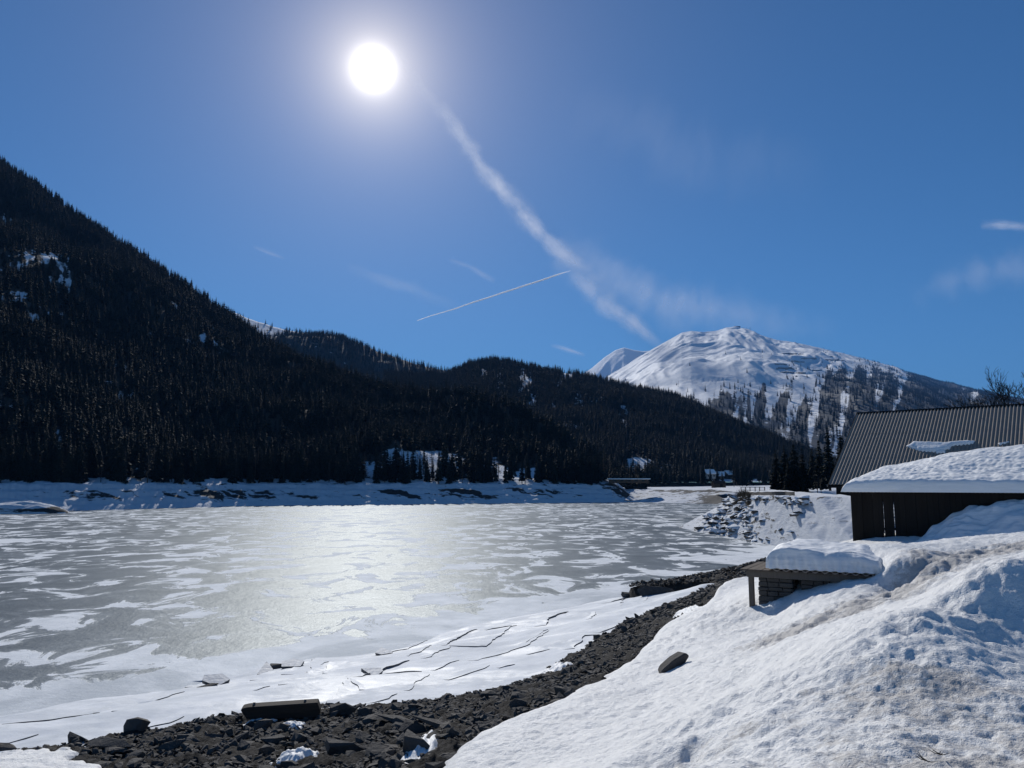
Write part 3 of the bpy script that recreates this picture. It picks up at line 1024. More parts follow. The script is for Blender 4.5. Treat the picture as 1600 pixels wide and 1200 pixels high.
def dens_from(clear, vmax=1.12, vmin=0.0):
    def fn(x, y, z, V):
        c = clear(x, y, z, V)
        return (1 - np.clip(c * 1.5, 0, .93)) * (.55 + .6 * sat(.5 + fbm(x * .012, y * .012, 2, 171))) * (V < vmax) * (V >= vmin)
    return fn


def larch_hi(pts):
    return np.clip(.02 + .34 * sstep(60, 260, pts[:, 2]) + .12 * fbm(pts[:, 0] * .01, pts[:, 1] * .01, 2, 177), 0, .7)


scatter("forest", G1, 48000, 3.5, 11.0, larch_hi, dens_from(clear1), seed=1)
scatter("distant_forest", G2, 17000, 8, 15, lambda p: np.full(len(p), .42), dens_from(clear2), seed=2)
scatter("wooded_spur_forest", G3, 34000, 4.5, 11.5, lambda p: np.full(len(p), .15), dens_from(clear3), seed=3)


def dens4(x, y, z, V):
    px, py = proj(np.stack([x, y, z], -1))
    return forest4(px, py)


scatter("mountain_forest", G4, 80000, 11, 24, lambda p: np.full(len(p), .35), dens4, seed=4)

# ------------------------------------------------------------------ individual trees along the far shore
crowns = [crown_mesh("spruce_crown_%d" % i, 300 + i, 24, 8, Rr=(.17, .2, .145, .19)[i], base=(.05, .08, .10, .03)[i]) for i in range(4)]
trunk_me = trunk_mesh("spruce_trunk")
larches = [larch_mesh("larch_crown_%d" % i, 330 + i, 150) for i in range(2)]
larch_trunk = MB().tube([(0, 0, -.05), (0, 0, .4), (0, 0, .9)], [.016, .01, .003], 5).mesh("larch_trunk", M['bark'], True)


def spruce(loc, h, label, group=None, kind=None, name="spruce_tree", wide=1.0):
    t = empty(name, loc, random.uniform(0, 6.28), label, 'tree', group)
    t.scale = (h * wide, h * wide, h)
    k = random.randrange(4) if kind is None else kind
    obj("trunk", trunk_me, t); obj("crown", crowns[k], t)
    return t


def larch(loc, h, label, group=None):
    t = empty("larch_tree", loc, random.uniform(0, 6.28), label, 'tree', group)
    t.scale = (h, h, h)
    obj("trunk", larch_trunk, t); obj("crown", random.choice(larches), t)
    return t


gap = [(140, 170), (196, 232), (336, 356), (572, 600), (640, 700), (712, 735), (775, 858), (948, 1010)]
n_ind = 0
px = -25.0
while px < 945 and n_ind < 215:
    px += random.uniform(2.8, 5.6)
    if any(a < px < b for a, b in gap) and random.random() < .6: continue
    back = random.choice((0, 2, 4, 7, 10)) + random.uniform(0, 3)
    q = bank_top(px, back)
    if random.random() < .10:
        larch(q, random.uniform(7, 12), "bare grey-brown larch in the shaded front row of trees on the far lakeshore", "larches along the far lakeshore")
    else:
        w_ = next(w for lim, w in ((100, "above the snow mound at the lake's left end"), (260, "above the sun-flecked part of the far bank"), (420, "left of the sun glitter on the ice"),
                                   (575, "directly across the lake below the sun"), (720, "beside the snowy far shore clearing"), (860, "right of the snowy far shore clearing"), (2000, "near the right end of the far bank")) if px < lim)
        hgt_ = random.uniform(7.5, 13.5)
        spruce(q, hgt_, ("tall" if hgt_ > 11.3 else "shorter" if hgt_ < 9.3 else "middling") + (" dark front row spruce " if back < 5 else " dark spruce of the second row ") + w_, "spruces along the far lakeshore")
    n_ind += 1
for px, back, h, lab in ((705, 1, 11.0, "lone tall slim spruce standing on the snow between two clumps on the far shore"),
                         (598, 4, 9.5, "slim spruce at the left end of the snowy clearing on the far shore"),
                         (586, 8, 8.5, "small slim spruce with snow behind it at left edge of far shore clearing"),
                         (655, 6, 9.0, "thin dark spruce amid bare trunks in the snowy far shore clearing")):
    spruce(bank_top(px, back), h, lab, kind=2)
for i in range(9):
    px = random.uniform(640, 695)
    larch(bank_top(px, random.uniform(2, 26)), random.uniform(6, 12), "thin bare tree in the sunless snowy clearing on the far shore", "bare trees in the far shore clearing")
for i in range(12):
    px = random.choice((random.uniform(610, 640), random.uniform(735, 772)))
    spruce(bank_top(px, random.uniform(0, 8)), random.uniform(7, 11), "dark spruce in the clump beside the snowy clearing on the far shore", "spruces beside the far shore clearing")
for i in range(16):
    px = random.uniform(858, 944)
    spruce(bank_top(px, random.uniform(0, 12)), random.uniform(6.5, 9.5), "dark bushy spruce in the rounded clump near the right end of the far bank", "spruces in the clump at the bank end", kind=random.choice((1, 3)), wide=1.35)
for i in range(34):
    px = random.uniform(955, 1200)
    Y = random.uniform(395, 450)
    q = at(px, 752, Y)
    spruce((q.x, Y, 6.9 + (Y - 395) * .02), random.uniform(8, 13), "dark spruce at the edge of the valley forest behind the embankment", "spruces behind the embankment")

# ------------------------------------------------------------------ headland with stone facing
HT = [(1040, 124, 0), (1100, 106, 0), (1150, 95, 0), (1200, 85, 0), (1250, 77, 0), (1330, 67, 0), (1450, 58, 0)]
HP = np.linspace(1060, 1450, 260)
hty = np.interp(HP, [q[0] for q in HT], [q[1] for q in HT]) + 1.0 * noise(HP * .03, HP * 0, 4)
AZH = (HP - CX) / F / (math.cos(PITCH) + 210 / F * math.sin(PITCH))
tipx, tipy = AZH * hty, hty
# plan: toe line in world, top line behind it; the tip on the left rounds away from us
VH = np.concatenate([np.linspace(-.12, 1, 90), np.linspace(1, 6, 60)[1:]])[:, None]
run = np.interp(HP, [1060, 1100, 1165, 1260, 1330, 1450], [8, 11, 12.5, 13.5, 14, 14])[None]
hy = hty[None] + VH * run
shift = np.interp(HP, [1060, 1100, 1150, 1200, 1260, 1450], [8.5, 6.6, 2.6, .8, 0, 0])[None]
hxx = tipx[None] + shift * np.clip(VH, 0, 6) + (hy - hty[None]) * .12
ht_top = np.interp(HP, [1060, 1085, 1110, 1165, 1330, 1450], [3.5, 4.9, 5.05, 5.0, 5.2, 5.4])[None]
hz = np.where(VH < 1, np.sign(VH) * np.abs(VH) ** .92 * ht_top, ht_top + (VH - 1) * .13)
hcov = sstep(1195, 1275, HP)[None] * sstep(.93, .8, VH) * 1.0
hz = hz + fbm(hxx * .35, hy * .35, 4, 201) * .30 * np.clip(VH * 3, 0, 1) * np.where(VH > 1, .35, 1)
hrock = np.clip(.34 - hcov * .2 + .15 * fbm(hxx * .2, hy * .5, 3, 203), 0, 1) * (VH < 1.02)
hrock = hrock + .6 * sstep(1128, 1150, HP)[None] * sstep(1200, 1180, HP)[None] * np.exp(-((VH - .9) / .14) ** 2)
hrock = hrock + .0 * np.exp(-((VH - 1.55) / .10) ** 2) * sat(.6 + fbm(hxx * .2, hy * .0, 2, 205))
me = grid_mesh("headland", hxx, hy, hz, M['far_bank'], {'rock': np.clip(hrock, 0, 1)})
tag(obj("headland", me), kind='structure')


def head_pt(px, v):
    j = int(np.argmin(np.abs(HP - px))); i = int(np.argmin(np.abs(VH[:, 0] - v)))
    return Vector((hxx[i, j], hy[i, j], hz[i, j]))


# low dark wall along the path on top of the headland
wp_ = [head_pt(px_, 1.55) for px_ in range(1178, 1345, 8)]
mb = MB(); V = []
for p_ in wp_:
    for dy_, dz_ in ((0, -.2), (0, .42), (.5, .42), (.5, -.2)): V.append((p_.x, p_.y + dy_, p_.z + dz_ + .04 * random.uniform(-1, 1)))
mb.add(V, [f for i in range(len(wp_) - 1) for f in ((i * 4, i * 4 + 4, i * 4 + 5, i * 4 + 1), (i * 4 + 2, i * 4 + 6, i * 4 + 7, i * 4 + 3))], 0)
mb.add(V, [(i * 4 + 1, i * 4 + 5, i * 4 + 6, i * 4 + 2) for i in range(len(wp_) - 1)] , 1)
LOWWALL = mb

# ------------------------------------------------------------------ rocks
def rock_mesh(name, seed, flat, mat, npt=13):
    rnd = random.Random(seed)
    bm = bmesh.new()
    for i in range(npt):
        v = Vector((rnd.gauss(0, 1), rnd.gauss(0, 1), rnd.gauss(0, 1))).normalized() * rnd.uniform(.8, 1.1)
        v.x = max(-.9, min(.9, v.x)); v.z = max(-.75, min(.75, v.z))
        bm.verts.new((v.x, v.y * .72, v.z * flat))
    r = bmesh.ops.convex_hull(bm, input=bm.verts)
    bmesh.ops.delete(bm, geom=[g for g in r['geom_interior'] if isinstance(g, bmesh.types.BMVert)], context='VERTS')
    bmesh.ops.triangulate(bm, faces=bm.faces)
    me = bpy.data.meshes.new(name); bm.to_mesh(me); bm.free()
    me.materials.append(M[mat])
    return me


rocks = [rock_mesh("rock_%d" % i, 400 + i, (.35, .5, .65, .28, .8, .45)[i % 6], 'rock', 12 + i % 4) for i in range(12)]
riprap = [rock_mesh("riprap_%d" % i, 430 + i, .5, 'snowy_rock', 16) for i in range(8)]


def rock(loc, size, label, group=None, name="rock", me=None, tilt=.35, sc=(1, 1, 1), rz=None):
    o = obj(name, me or random.choice(rocks))
    o.location = loc
    o.rotation_euler = (random.uniform(-tilt, tilt), random.uniform(-tilt, tilt), random.uniform(0, 6.28) if rz is None else rz)
    o.scale = (size * sc[0], size * sc[1], size * sc[2])
    return tag(o, label, 'rock', group)


# scattered scree positions between the two snow edges
N = 150000
sx = RNG.uniform(-22, 16, N); sy = RNG.uniform(8, 46, N)
okb, okc, oks = zones(sx, sy)
ok = ((okb < .15) & (okc < .1)) & (np.abs(sx / sy) < .75)
sx, sy = sx[ok], sy[ok]
sz = surf(sx, sy) + zones(sx, sy)[2] * .75
den = np.clip(30.0 / sy, 0, 1.6)
u = RNG.random(len(sx))
size = .028 + .085 * RNG.random(len(sx)) ** 1.8 + .09 * (RNG.random(len(sx)) ** 10)
size *= np.where(sy > 24, 1.35, 1.0)
order = np.argsort(-size / sy)
big_i = order[:235]
rest = order[235:20000]
for i in big_i:
    s = float(size[i]) * random.uniform(.9, 1.5)
    pxi = CX + F * sx[i] / sy[i]
    w_ = ("on the upper scree below the low wooden stand" if sy[i] > 24 else "halfway up the scree strip" if sy[i] > 17 else "near the timber beam" if 330 < pxi < 600 and sy[i] > 13.5 else
          "among the rocks at the lower left end of the scree" if pxi < 330 else "at the bottom of the scree below the timber beam" if pxi < 560 else "on the scree beside the edge of the snow slope")
    rock((sx[i], sy[i], sz[i] + s * .1), s, ("large" if s > .16 else "medium" if s > .11 else "small") + " angular dark grey stone " + w_, "loose stones on the scree strip")


def joined_rocks(name, idx, X, Y, Z, S, protos, kind='stuff', mat='rock'):
    VV, FF, b = [], [], 0
    arr = []
    for m in protos:
        v = np.array([p.co[:] for p in m.vertices]); f = np.array([p.vertices[:] for p in m.polygons]); arr.append((v, f))
    for i in idx:
        v, f = arr[random.randrange(len(arr))]
        a = random.uniform(0, 6.28); c, s_ = math.cos(a), math.sin(a)
        q = v * S[i]
        tx = random.uniform(-.5, .5)
        q = np.stack([q[:, 0] * c - q[:, 1] * s_, q[:, 0] * s_ + q[:, 1] * c, q[:, 2] + q[:, 0] * tx], -1) + (X[i], Y[i], Z[i])
        VV.append(q); FF.append(f + b); b += len(v)
    me = mesh_np(name, np.concatenate(VV), np.concatenate(FF), M[mat], None, False)
    return tag(obj(name, me), kind=kind)


small = [rock_mesh("pebble_%d" % i, 480 + i, (.4, .6, .5, .75)[i % 4], 'rock', 8) for i in range(8)]
joined_rocks("scree_gravel", rest, sx, sy, sz + size * .1, size, small)

# boulders one can point to
for px, py, s, lab, sc in (
    (212, 1142, .26, "dark pointed boulder on the snow at the lower left edge of the scree", (1, 1, 1.3)),
    (125, 1155, .20, "dark wedge-shaped boulder near the left end of the scree line", (1.3, 1, 1)),
    (178, 1168, .36, "flat dark slab in the snow at the far left of the scree", (1.5, .8, .7)),
    (538, 1112, .30, "large dark boulder just right of the timber beam", (1.2, 1, 1.1)),
    (572, 1116, .17, "blocky dark stone right of the large boulder by the timber beam", (1, 1, 1.3)),
    (620, 1130, .34, "big brownish flat-topped rock in the middle of the scree", (1.4, 1, .6)),
    (545, 1172, .30, "broad black boulder at the bottom edge above the small snow patch", (1.5, 1, .8)),
    (680, 1135, .30, "long dark slab rock right of the brownish flat-topped rock", (1.7, .8, .6)),
    (660, 1172, .30, "dark rock with a strip of snow on its left at the bottom of the scree", (1.2, 1, 1)),
    (795, 1077, .15, "rounded black stone on top of the lower scree edge", (1, 1, 1.1)),
    (775, 1080, .12, "small black stone left of the rounded one on the scree edge", (1.2, 1, .9)),
    (935, 995, .17, "round black stone at the ice edge halfway up the scree", (1, 1, 1)),
    (1028, 929, .55, "big dark rock at the end of the earth spur by the ice", (2.2, .9, 1.1)),
    (990, 931, .50, "dark rock with a snowy flank at the tip of the earth spur", (1.6, .8, .9)),
    (440, 1043, .34, "dark boulder sticking out of the broken ice plates", (1.4, 1, .9)),
    (322, 1074, .26, "dark rock among tilted ice plates left of the boulder", (1.5, 1, .8)),
    (747, 994, .10, "tiny black stone lying on the bank ice", (1, 1, 1)),
    (880, 960, .22, "small dark rock at the edge of the frozen lake", (1.5, 1, .8)),
    (5, 1170, .2, "dark stone at the left edge of the picture on the snow", (1.4, 1, .7))):
    q = hit(px, py + 4)
    rock((q.x, q.y, q.z + s * .25), s, lab, me=rocks[random.choice((4, 10, 2))] if sc[2] >= .9 else None, tilt=.25, sc=sc, rz=random.uniform(-.4, .4))
q = hit(1052, 1045)
V = []
for yy, k in ((-.13, 1.0), (.13, .8)):
    V += [(x * k, yy + x * .1, z * k) for x, z in ((-.28, -.20), (-.24, -.10), (-.04, .06), (.17, .17), (.24, .12), (.15, -.02), (.02, -.20))]
lr = MB().add(V, [tuple(range(6, -1, -1)), tuple(range(7, 14))] + [(k, (k + 1) % 7, (k + 1) % 7 + 7, k + 7) for k in range(7)]).mesh("rock", M['rock'], False, .02)
o = rock((q.x, q.y, q.z + .10), 1.0, "leaning pointed dark rock poking out of the smooth snow slope", me=lr, tilt=.05, rz=.15)

# small snow patches that linger on the scree
def snow_blob(px, py, rx, ry, hgt, seed, name, label):
    q = hit(px, py)
    u = np.linspace(-1, 1, 40); gx, gy = np.meshgrid(u, u)
    X, Y = q.x + gx * rx, q.y + gy * ry
    rad = gx ** 2 + gy ** 2 + .5 * fbm(gx * 2.2, gy * 2.2, 3, seed)
    Z = surf(X, Y) + hgt * (1 - rad * 1.5) + .35 * hgt * fbm(gx * 5, gy * 5, 3, seed + 4)
    me = grid_mesh(name, X, Y, Z, M['roof_snow'], None, rad < 1.0)
    return tag(obj(name, me), label, 'snow patch')


snow_blob(462, 1190, .42, .5, .13, 1, "snow_patch", "knobbly snow patch on the scree at the bottom edge under the black boulder")
snow_blob(660, 1170, .30, 1.1, .12, 2, "snow_patch", "narrow strip of snow between dark rocks at the bottom of the scree")
snow_blob(410, 1130, .35, .35, .08, 3, "snow_patch", "small snow patch just below the timber beam")
snow_blob(455, 1137, .3, .3, .08, 4, "snow_patch", "little snow patch right below the middle of the timber beam")
snow_blob(1075, 960, .45, 1.4, .16, 5, "snow_patch", "ragged strip of snow along the top of the upper scree")
snow_blob(870, 1048, .5, .7, .12, 6, "snow_patch", "thin snow patch on the brown earth at the lower scree edge")

# dry twigs poking out of the trodden snow
for px, py, lab in ((1470, 1182, "small dry forked twig lying on the trodden snow near the bottom right"), (1449, 1193, "tiny dry twig at the bottom edge of the trodden snow")):
    q = hit(px, py); mb = MB()
    for k in range(5):
        a = random.uniform(0, 6.28); d = Vector((math.cos(a), math.sin(a), random.uniform(.05, .45)))
        mb.tube([(0, 0, 0), d * .035, d * .075 + Vector((.01, 0, .01))], [.004, .003, .0015], 4)
    tw = obj("twig", mb.mesh("twig", M['bark'])); tw.location = (q.x, q.y, q.z + .01)
    tag(tw, lab, 'twig')

# ------------------------------------------------------------------ broken ice plates on the bank
def ice_edge(pix, hgt, depth, label, group=None):
    pts = [hit(*q) for q in pix]
    # resample
    P = []
    for a, b in zip(pts[:-1], pts[1:]):
        n = max(2, int((b - a).length / .25))
        for k in range(n): P.append(a.lerp(b, k / n))
    P.append(pts[-1])
    n = len(P); L_ = sum((b - a).length for a, b in zip(pts[:-1], pts[1:]))
    mb = MB(); V = []
    for i, p in enumerate(P):
        d = (P[min(i + 1, n - 1)] - P[max(i - 1, 0)]); d.z = 0
        d.normalize()
        nrm = Vector((-d.y, d.x, 0))
        if nrm.y < 0: nrm = -nrm
        f = i / (n - 1)
        hh = hgt * (math.sin(math.pi * min(1, max(0, f))) ** .5) * (.75 + .5 * random.random() * .6) + .012
        wob = nrm * float(noise(p.x * 1.7, p.y * 1.7, 5)) * .12
        p = p + wob
        zs = max(0.0, float(ice_z(np.array([p.x]), np.array([p.y]))[0]))
        b = p + nrm * depth * (.8 + .3 * random.random())
        zb_ = max(0.0, float(ice_z(np.array([b.x]), np.array([b.y]))[0]))
        V += [(p.x - nrm.x * .03, p.y - nrm.y * .03, zs - .06), (p.x, p.y, zs + .012 + (hh * .24 if hgt < .115 else hh * .42)), (b.x, b.y, zb_ - .02)]
    Fc, mi = [], []
    for i in range(n - 1):
        a, b = i * 3, i * 3 + 3
        mb.f.append((a, b, b + 1, a + 1)); mb.m.append(1)
        mb.f.append((a + 1, b + 1, b + 2, a + 2)); mb.m.append(0)
    mb.v = V
    o = obj("ice_plate", mb.mesh("ice_plate", [M['bank_ice'], M['gap_shade_ice']]))
    m_ = pix[len(pix) // 2]
    where = ("at the far left edge of the bank" if m_[0] < 120 else "left of the timber beam" if m_[0] < 360 else "just above the timber beam" if m_[0] < 530 else "near the leaning ice slabs in mid bank" if m_[0] < 690 else "beside the middle scree" if m_[0] < 850 else "near the upper scree and earth spur")
    nm_ = ("long" if L_ > 4 else "short") + (" bent" if len(pix) > 2 else " straight") + " dark-edged ice plate "
    return tag(o, nm_ + where, 'ice plate', group)


G_ICE = "cracked ice plates on the sloping bank"
L_ICE = "long snow-dusted ice plate with a dark cracked edge on the sloping lake bank"
for pix, hgt, dep in (
    (((0, 1140), (80, 1130), (155, 1117)), .05, .8), (((145, 1114), (210, 1092), (250, 1084)), .07, .9), (((175, 1120), (240, 1096), (290, 1084)), .06, .7),
    (((10, 1163), (60, 1152)), .04, .5), (((285, 1082), (330, 1068), (352, 1062)), .16, .9),
    (((565, 1068), (600, 1052), (640, 1040)), .12, .9), (((605, 1063), (660, 1055)), .07, .6),
    (((590, 1030), (640, 1015), (668, 1003)), .07, .8), (((640, 1035), (660, 1027), (675, 1014)), .08, .5),
    (((700, 1017), (712, 1002), (745, 985)), .12, .9), (((702, 1019), (760, 1015), (770, 1006), (800, 985), (806, 983)), .10, .7), (((760, 990), (800, 983)), .10, .8),
    (((665, 1037), (705, 1020)), .06, .5), (((745, 1037), (800, 1022), (822, 1016), (860, 990)), .06, .7), (((852, 982), (858, 972), (892, 960)), .14, .8), (((823, 1016), (824, 1010), (850, 990), (858, 988)), .05, .5),
    (((680, 1050), (715, 1036)), .05, .5), (((895, 1014), (915, 999), (935, 994)), .10, .6), (((935, 992), (970, 977)), .07, .5), (((825, 1029), (858, 1020)), .05, .4),
    (((700, 1070), (765, 1050)), .04, .5), (((780, 1052), (805, 1045)), .05, .4), (((923, 975), (929, 965), (928, 958)), .05, .4), (((955, 942), (985, 936)), .12, .9), (((970, 948), (977, 938)), .06, .4),
    (((1010, 940), (1014, 932)), .04, .3), (((500, 1110), (545, 1073), (542, 1072)), .04, .4), (((545, 1073), (560, 1086)), .04, .3), (((585, 1100), (620, 1090)), .05, .5), (((430, 1080), (480, 1056), (500, 1040)), .06, .6),
    (((425, 1082), (400, 1090)), .03, .4), (((500, 1047), (512, 1043), (505, 1057)), .06, .3), (((440, 1060), (470, 1046), (503, 1034)), .09, .7), (((390, 1068), (432, 1050)), .06, .5), (((190, 1150), (290, 1122)), .03, .5),
    (((640, 1085), (670, 1062)), .03, .4)):
    ice_edge(pix, hgt * 1.0, dep, L_ICE, G_ICE)


def ice_slab(px, py, w, d, tilt, rz, label):
    q = hit(px, py)
    mb = MB()
    n = 5
    top = []
    for k in range(n):
        a = 2 * math.pi * k / n + random.uniform(-.5, .5)
        top.append(Vector((math.cos(a) * w * random.uniform(.55, 1.15), math.sin(a) * d * random.uniform(.4, .95), 0)))
    V = [p + Vector((0, 0, .03)) for p in top] + [p * .97 + Vector((0, 0, -.06)) for p in top]
    mb.add(V, [tuple(range(n))], 0)
    mb.add(V, [(k + n, (k + 1) % n + n, (k + 1) % n, k) for k in range(n)] + [tuple(range(2 * n - 1, n - 1, -1))], 1)
    o = obj("ice_slab", mb.mesh("ice_slab", [M['slab_ice'], M['gap_shade_ice']]))
    o.location = (q.x, q.y, max(0, float(ice_z(np.array([q.x]), np.array([q.y]))[0])) + .10)
    o.rotation_euler = (-tilt[0] * .8, tilt[1], rz * .3)
    return tag(o, label, 'ice slab')


ice_slab(415, 1056, .30, .55, (-.28, .15, 0), .3, "tilted grey ice slab left of the dark boulder on the broken ice")
ice_slab(452, 1051, .42, .6, (-.2, -.1, 0), .8, "flat grey ice slab in front of the dark boulder on the broken ice")
ice_slab(338, 1075, .45, .5, (-.3, .1, 0), .2, "tilted ice slab with a black hollow left of the other slabs")
ice_slab(585, 1060, .40, .5, (-.25, .12, 0), .9, "tilted triangular ice slab above the timber beam")
ice_slab(600, 1030, .36, .5, (-.2, -.2, 0), 1.2, "broken ice slab leaning over a black hole in the middle of the bank")

# ------------------------------------------------------------------ timber beam
q0, q1 = hit(378, 1130), hit(500, 1122)
c = (q0 + q1) * .5; L = (q1 - q0).length * 1.02
bt = empty("timber_beam", (c.x, c.y, c.z + .02), math.atan2(q1.y - q0.y, q1.x - q0.x), "thick dark squared timber beam lying on the stones by the ice", 'timber')
hw = L / 2
prof_ = [(-hw, .22), (-hw + .12, .05), (hw - .03, .02), (hw, .14), (hw - .06, .30), (-hw + .12, .27), (-hw + .02, .25)]
V = [(x, -.13, z) for x, z in prof_] + [(x, .13, z + .01) for x, z in prof_]
n = len(prof_)
obj("beam", MB().add(V, [tuple(range(n)), tuple(range(2 * n - 1, n - 1, -1))] + [((k + 1) % n, k, k + n, (k + 1) % n + n) for k in range(n)]).mesh("beam", M['log_wood'], False, .012), bt)
bk = MB().tube([(0, 0, 0), (0, 0, .05)], [.028, .022], 7).mesh("bolt", M['steel'])
for xx in (-hw + .22, hw - .30):
    obj("bolt", bk, bt, (xx, 0, .275 if xx < 0 else .29))

tag(obj("low_wall", LOWWALL.mesh("low_wall", [M['rock'], M['roof_snow']])), 'low dark snow-topped stone wall along the flat top of the headland', 'wall')

# ------------------------------------------------------------------ riprap on the headland
placed = 0
G_RIP = "snow-capped stones facing the headland"
for k in range(1200):
    if placed >= 210: break
    px = random.uniform(1085, 1330); v = random.uniform(-.02, 1.0)
    cov = sstep(1160, 1215, np.array(px)) * (v < .84)
    if random.random() < cov * .90: continue
    if px > 1180 and v < .8 and random.random() < .3: continue
    q = head_pt(px, v)
    s = random.uniform(.5, 1.2) * (1.0 if px < 1150 else .7)
    if random.random() < .1: s *= 1.4
    q.z += s * .12
    o = rock(q, s, ("big" if s > .9 else "smaller") + " snow-capped stone " + ("at the icy toe" if v < .25 else "high up near the top" if v > .75 else "midway up") + (" of the headland's left tip" if px < 1140 else " of the headland's stony corner" if px < 1200 else " of the snow-covered headland slope"), G_RIP, "riprap_stone", random.choice(riprap), .25, (1.25, 1, .62))
    placed += 1

# ------------------------------------------------------------------ corrugated sheets
def corr_sheet(name, w, l, period, amp, mat, nper=10, thick=.0):
    n = int(w / period) * nper
    mb = MB(); V = []
    for j in range(2):
        for i in range(n + 1):
            x = w * i / n
            V.append((x, l * j, amp * math.cos(2 * math.pi * x / period)))
    m = n + 1
    F_ = [(i, i + 1, m + i + 1, m + i) for i in range(n)]
    b = 2 * m
    V += [(x, y, z - .02) for x, y, z in V]
    F_ += [(b + i + 1, b + i, b + m + i, b + m + i + 1) for i in range(n)]
    F_ += [(i, b + i, b + i + 1, i + 1) for i in range(n)] + [(m + i + 1, b + m + i + 1, b + m + i, m + i) for i in range(n)]
    F_ += [(0, m, b + m, b), (n, b + n, b + m + n, m + n)]
    mb.add(V, F_)
    return mb.mesh(name, mat, False)


# ------------------------------------------------------------------ barn behind
TH = R(37.7)
rid = at(1340, 647, 96.0)
e = Vector((math.cos(TH) , -math.sin(TH), 0))          # along the ridge to the right, coming nearer
dnh = Vector((-math.sin(TH), -math.cos(TH), 0))         # horizontally down the slope towards us
eav = at(1290, 758, 85.0)
run = (eav - rid).dot(dnh); rise = rid.z - eav.z
slope = math.atan2(rise, run); Ls = math.hypot(run, rise)
LEN = 24.0
barn = empty("barn", (rid.x, rid.y, 5.4), -TH, "large dark barn with a steep corrugated roof behind the snow-laden shed", 'barn')
# local frame: +x along ridge, -y down slope towards us
rz_ = rid.z - 5.4
rows, per = 3, .36
colw = per * 8
rl = Ls / rows
sh = corr_sheet("roof_sheet", colw, rl + .12, per, .048, M['sheet'], 10)
ncol = int(LEN / colw) + 1
for r_ in range(rows):
    for c_ in range(ncol):
        o = obj("roof_sheet", sh, barn)
        s0 = r_ * rl + .0
        # rows lower on the slope lie under the row above
        o.rotation_euler = (math.pi + 0, 0, 0)
        o.matrix_local = Matrix.Translation((c_ * colw, -math.cos(slope) * (s0 + rl + .12 * 0), rz_ - math.sin(slope) * (s0 + rl) + .07 + .014 * (rows - r_))) @ Matrix.Rotation(slope, 4, 'X')
obj("roof_underlay", MB().add([(0, 0, rz_ - .12), (LEN, 0, rz_ - .12), (LEN, -run, rz_ - rise - .12), (0, -run, rz_ - rise - .12), (0, run, rz_ - rise - .12), (LEN, run, rz_ - rise - .12),
     (0, 0, rz_ - .3), (LEN, 0, rz_ - .3), (LEN, -run, rz_ - rise - .3), (0, -run, rz_ - rise - .3), (0, run, rz_ - rise - .3), (LEN, run, rz_ - rise - .3)],
    [(0, 3, 2, 1), (1, 5, 4, 0), (6, 7, 8, 9), (7, 6, 10, 11), (3, 9, 8, 2), (0, 6, 9, 3), (4, 10, 6, 0), (1, 2, 8, 7), (1, 7, 11, 5), (4, 5, 11, 10)]).mesh("roof_underlay", M['dark_planks']), barn)
obj("ridge_cap", MB().add([(-.1, -.42, rz_ - .22), (LEN, -.42, rz_ - .22), (LEN, 0, rz_ + .22), (-.1, 0, rz_ + .22), (-.1, .42, rz_ - .22), (LEN, .42, rz_ - .22)], [(0, 1, 2, 3), (3, 2, 5, 4), (0, 3, 4), (1, 5, 2)]).mesh("ridge_cap", M['dark_planks']), barn)
# barge board down the gable edge
bb = MB()
for sg in (-1, 1):
    a, b = Vector((-.08, 0, rz_ + .12)), Vector((-.08, sg * (run + .1), rz_ - rise - .02))
    V = []
    for px_ in (a, b):
        for dx, dz in ((-.05, 0), (.08, 0), (.08, -.42), (-.05, -.42)): V.append(px_ + Vector((dx, 0, dz)))
    bb.add(V, [(0, 1, 5, 4), (1, 2, 6, 5), (2, 3, 7, 6), (3, 0, 4, 7), (0, 3, 2, 1), (4, 5, 6, 7)])
obj("barge_board", bb.mesh("barge_board", M['dark_planks']), barn)
gw = MB().add([(.6, -run + .7, -1), (.6, run - .7, -1), (.6, run - .7, rz_ - rise + .25), (.6, 0, rz_ - .4), (.6, -run + .7, rz_ - rise + .25),
               (.8, -run + .7, -1), (.8, run - .7, -1), (.8, run - .7, rz_ - rise + .25), (.8, 0, rz_ - .4), (.8, -run + .7, rz_ - rise + .25)],
              [(0, 4, 3, 2, 1), (5, 6, 7, 8, 9), (0, 1, 6, 5), (1, 2, 7, 6), (2, 3, 8, 7), (3, 4, 9, 8), (4, 0, 5, 9)])
obj("gable_wall", gw.mesh("gable_wall", M['dark_planks']), barn)
obj("eaves_wall", MB().box((LEN / 2, -run + .6, (rz_ - rise) / 2 - .3), (LEN - 1.2, .2, rz_ - rise + .8)).mesh("eaves_wall", M['dark_planks']), barn)
ob_ = MB().tube([(LEN * .56, -2.4, rz_ - 2.0), (LEN * .56, -2.4, rz_ - 1.25)], [.05, .05], 6).mesh("vent_pipe", M['steel'])
obj("vent_pipe", ob_, barn)


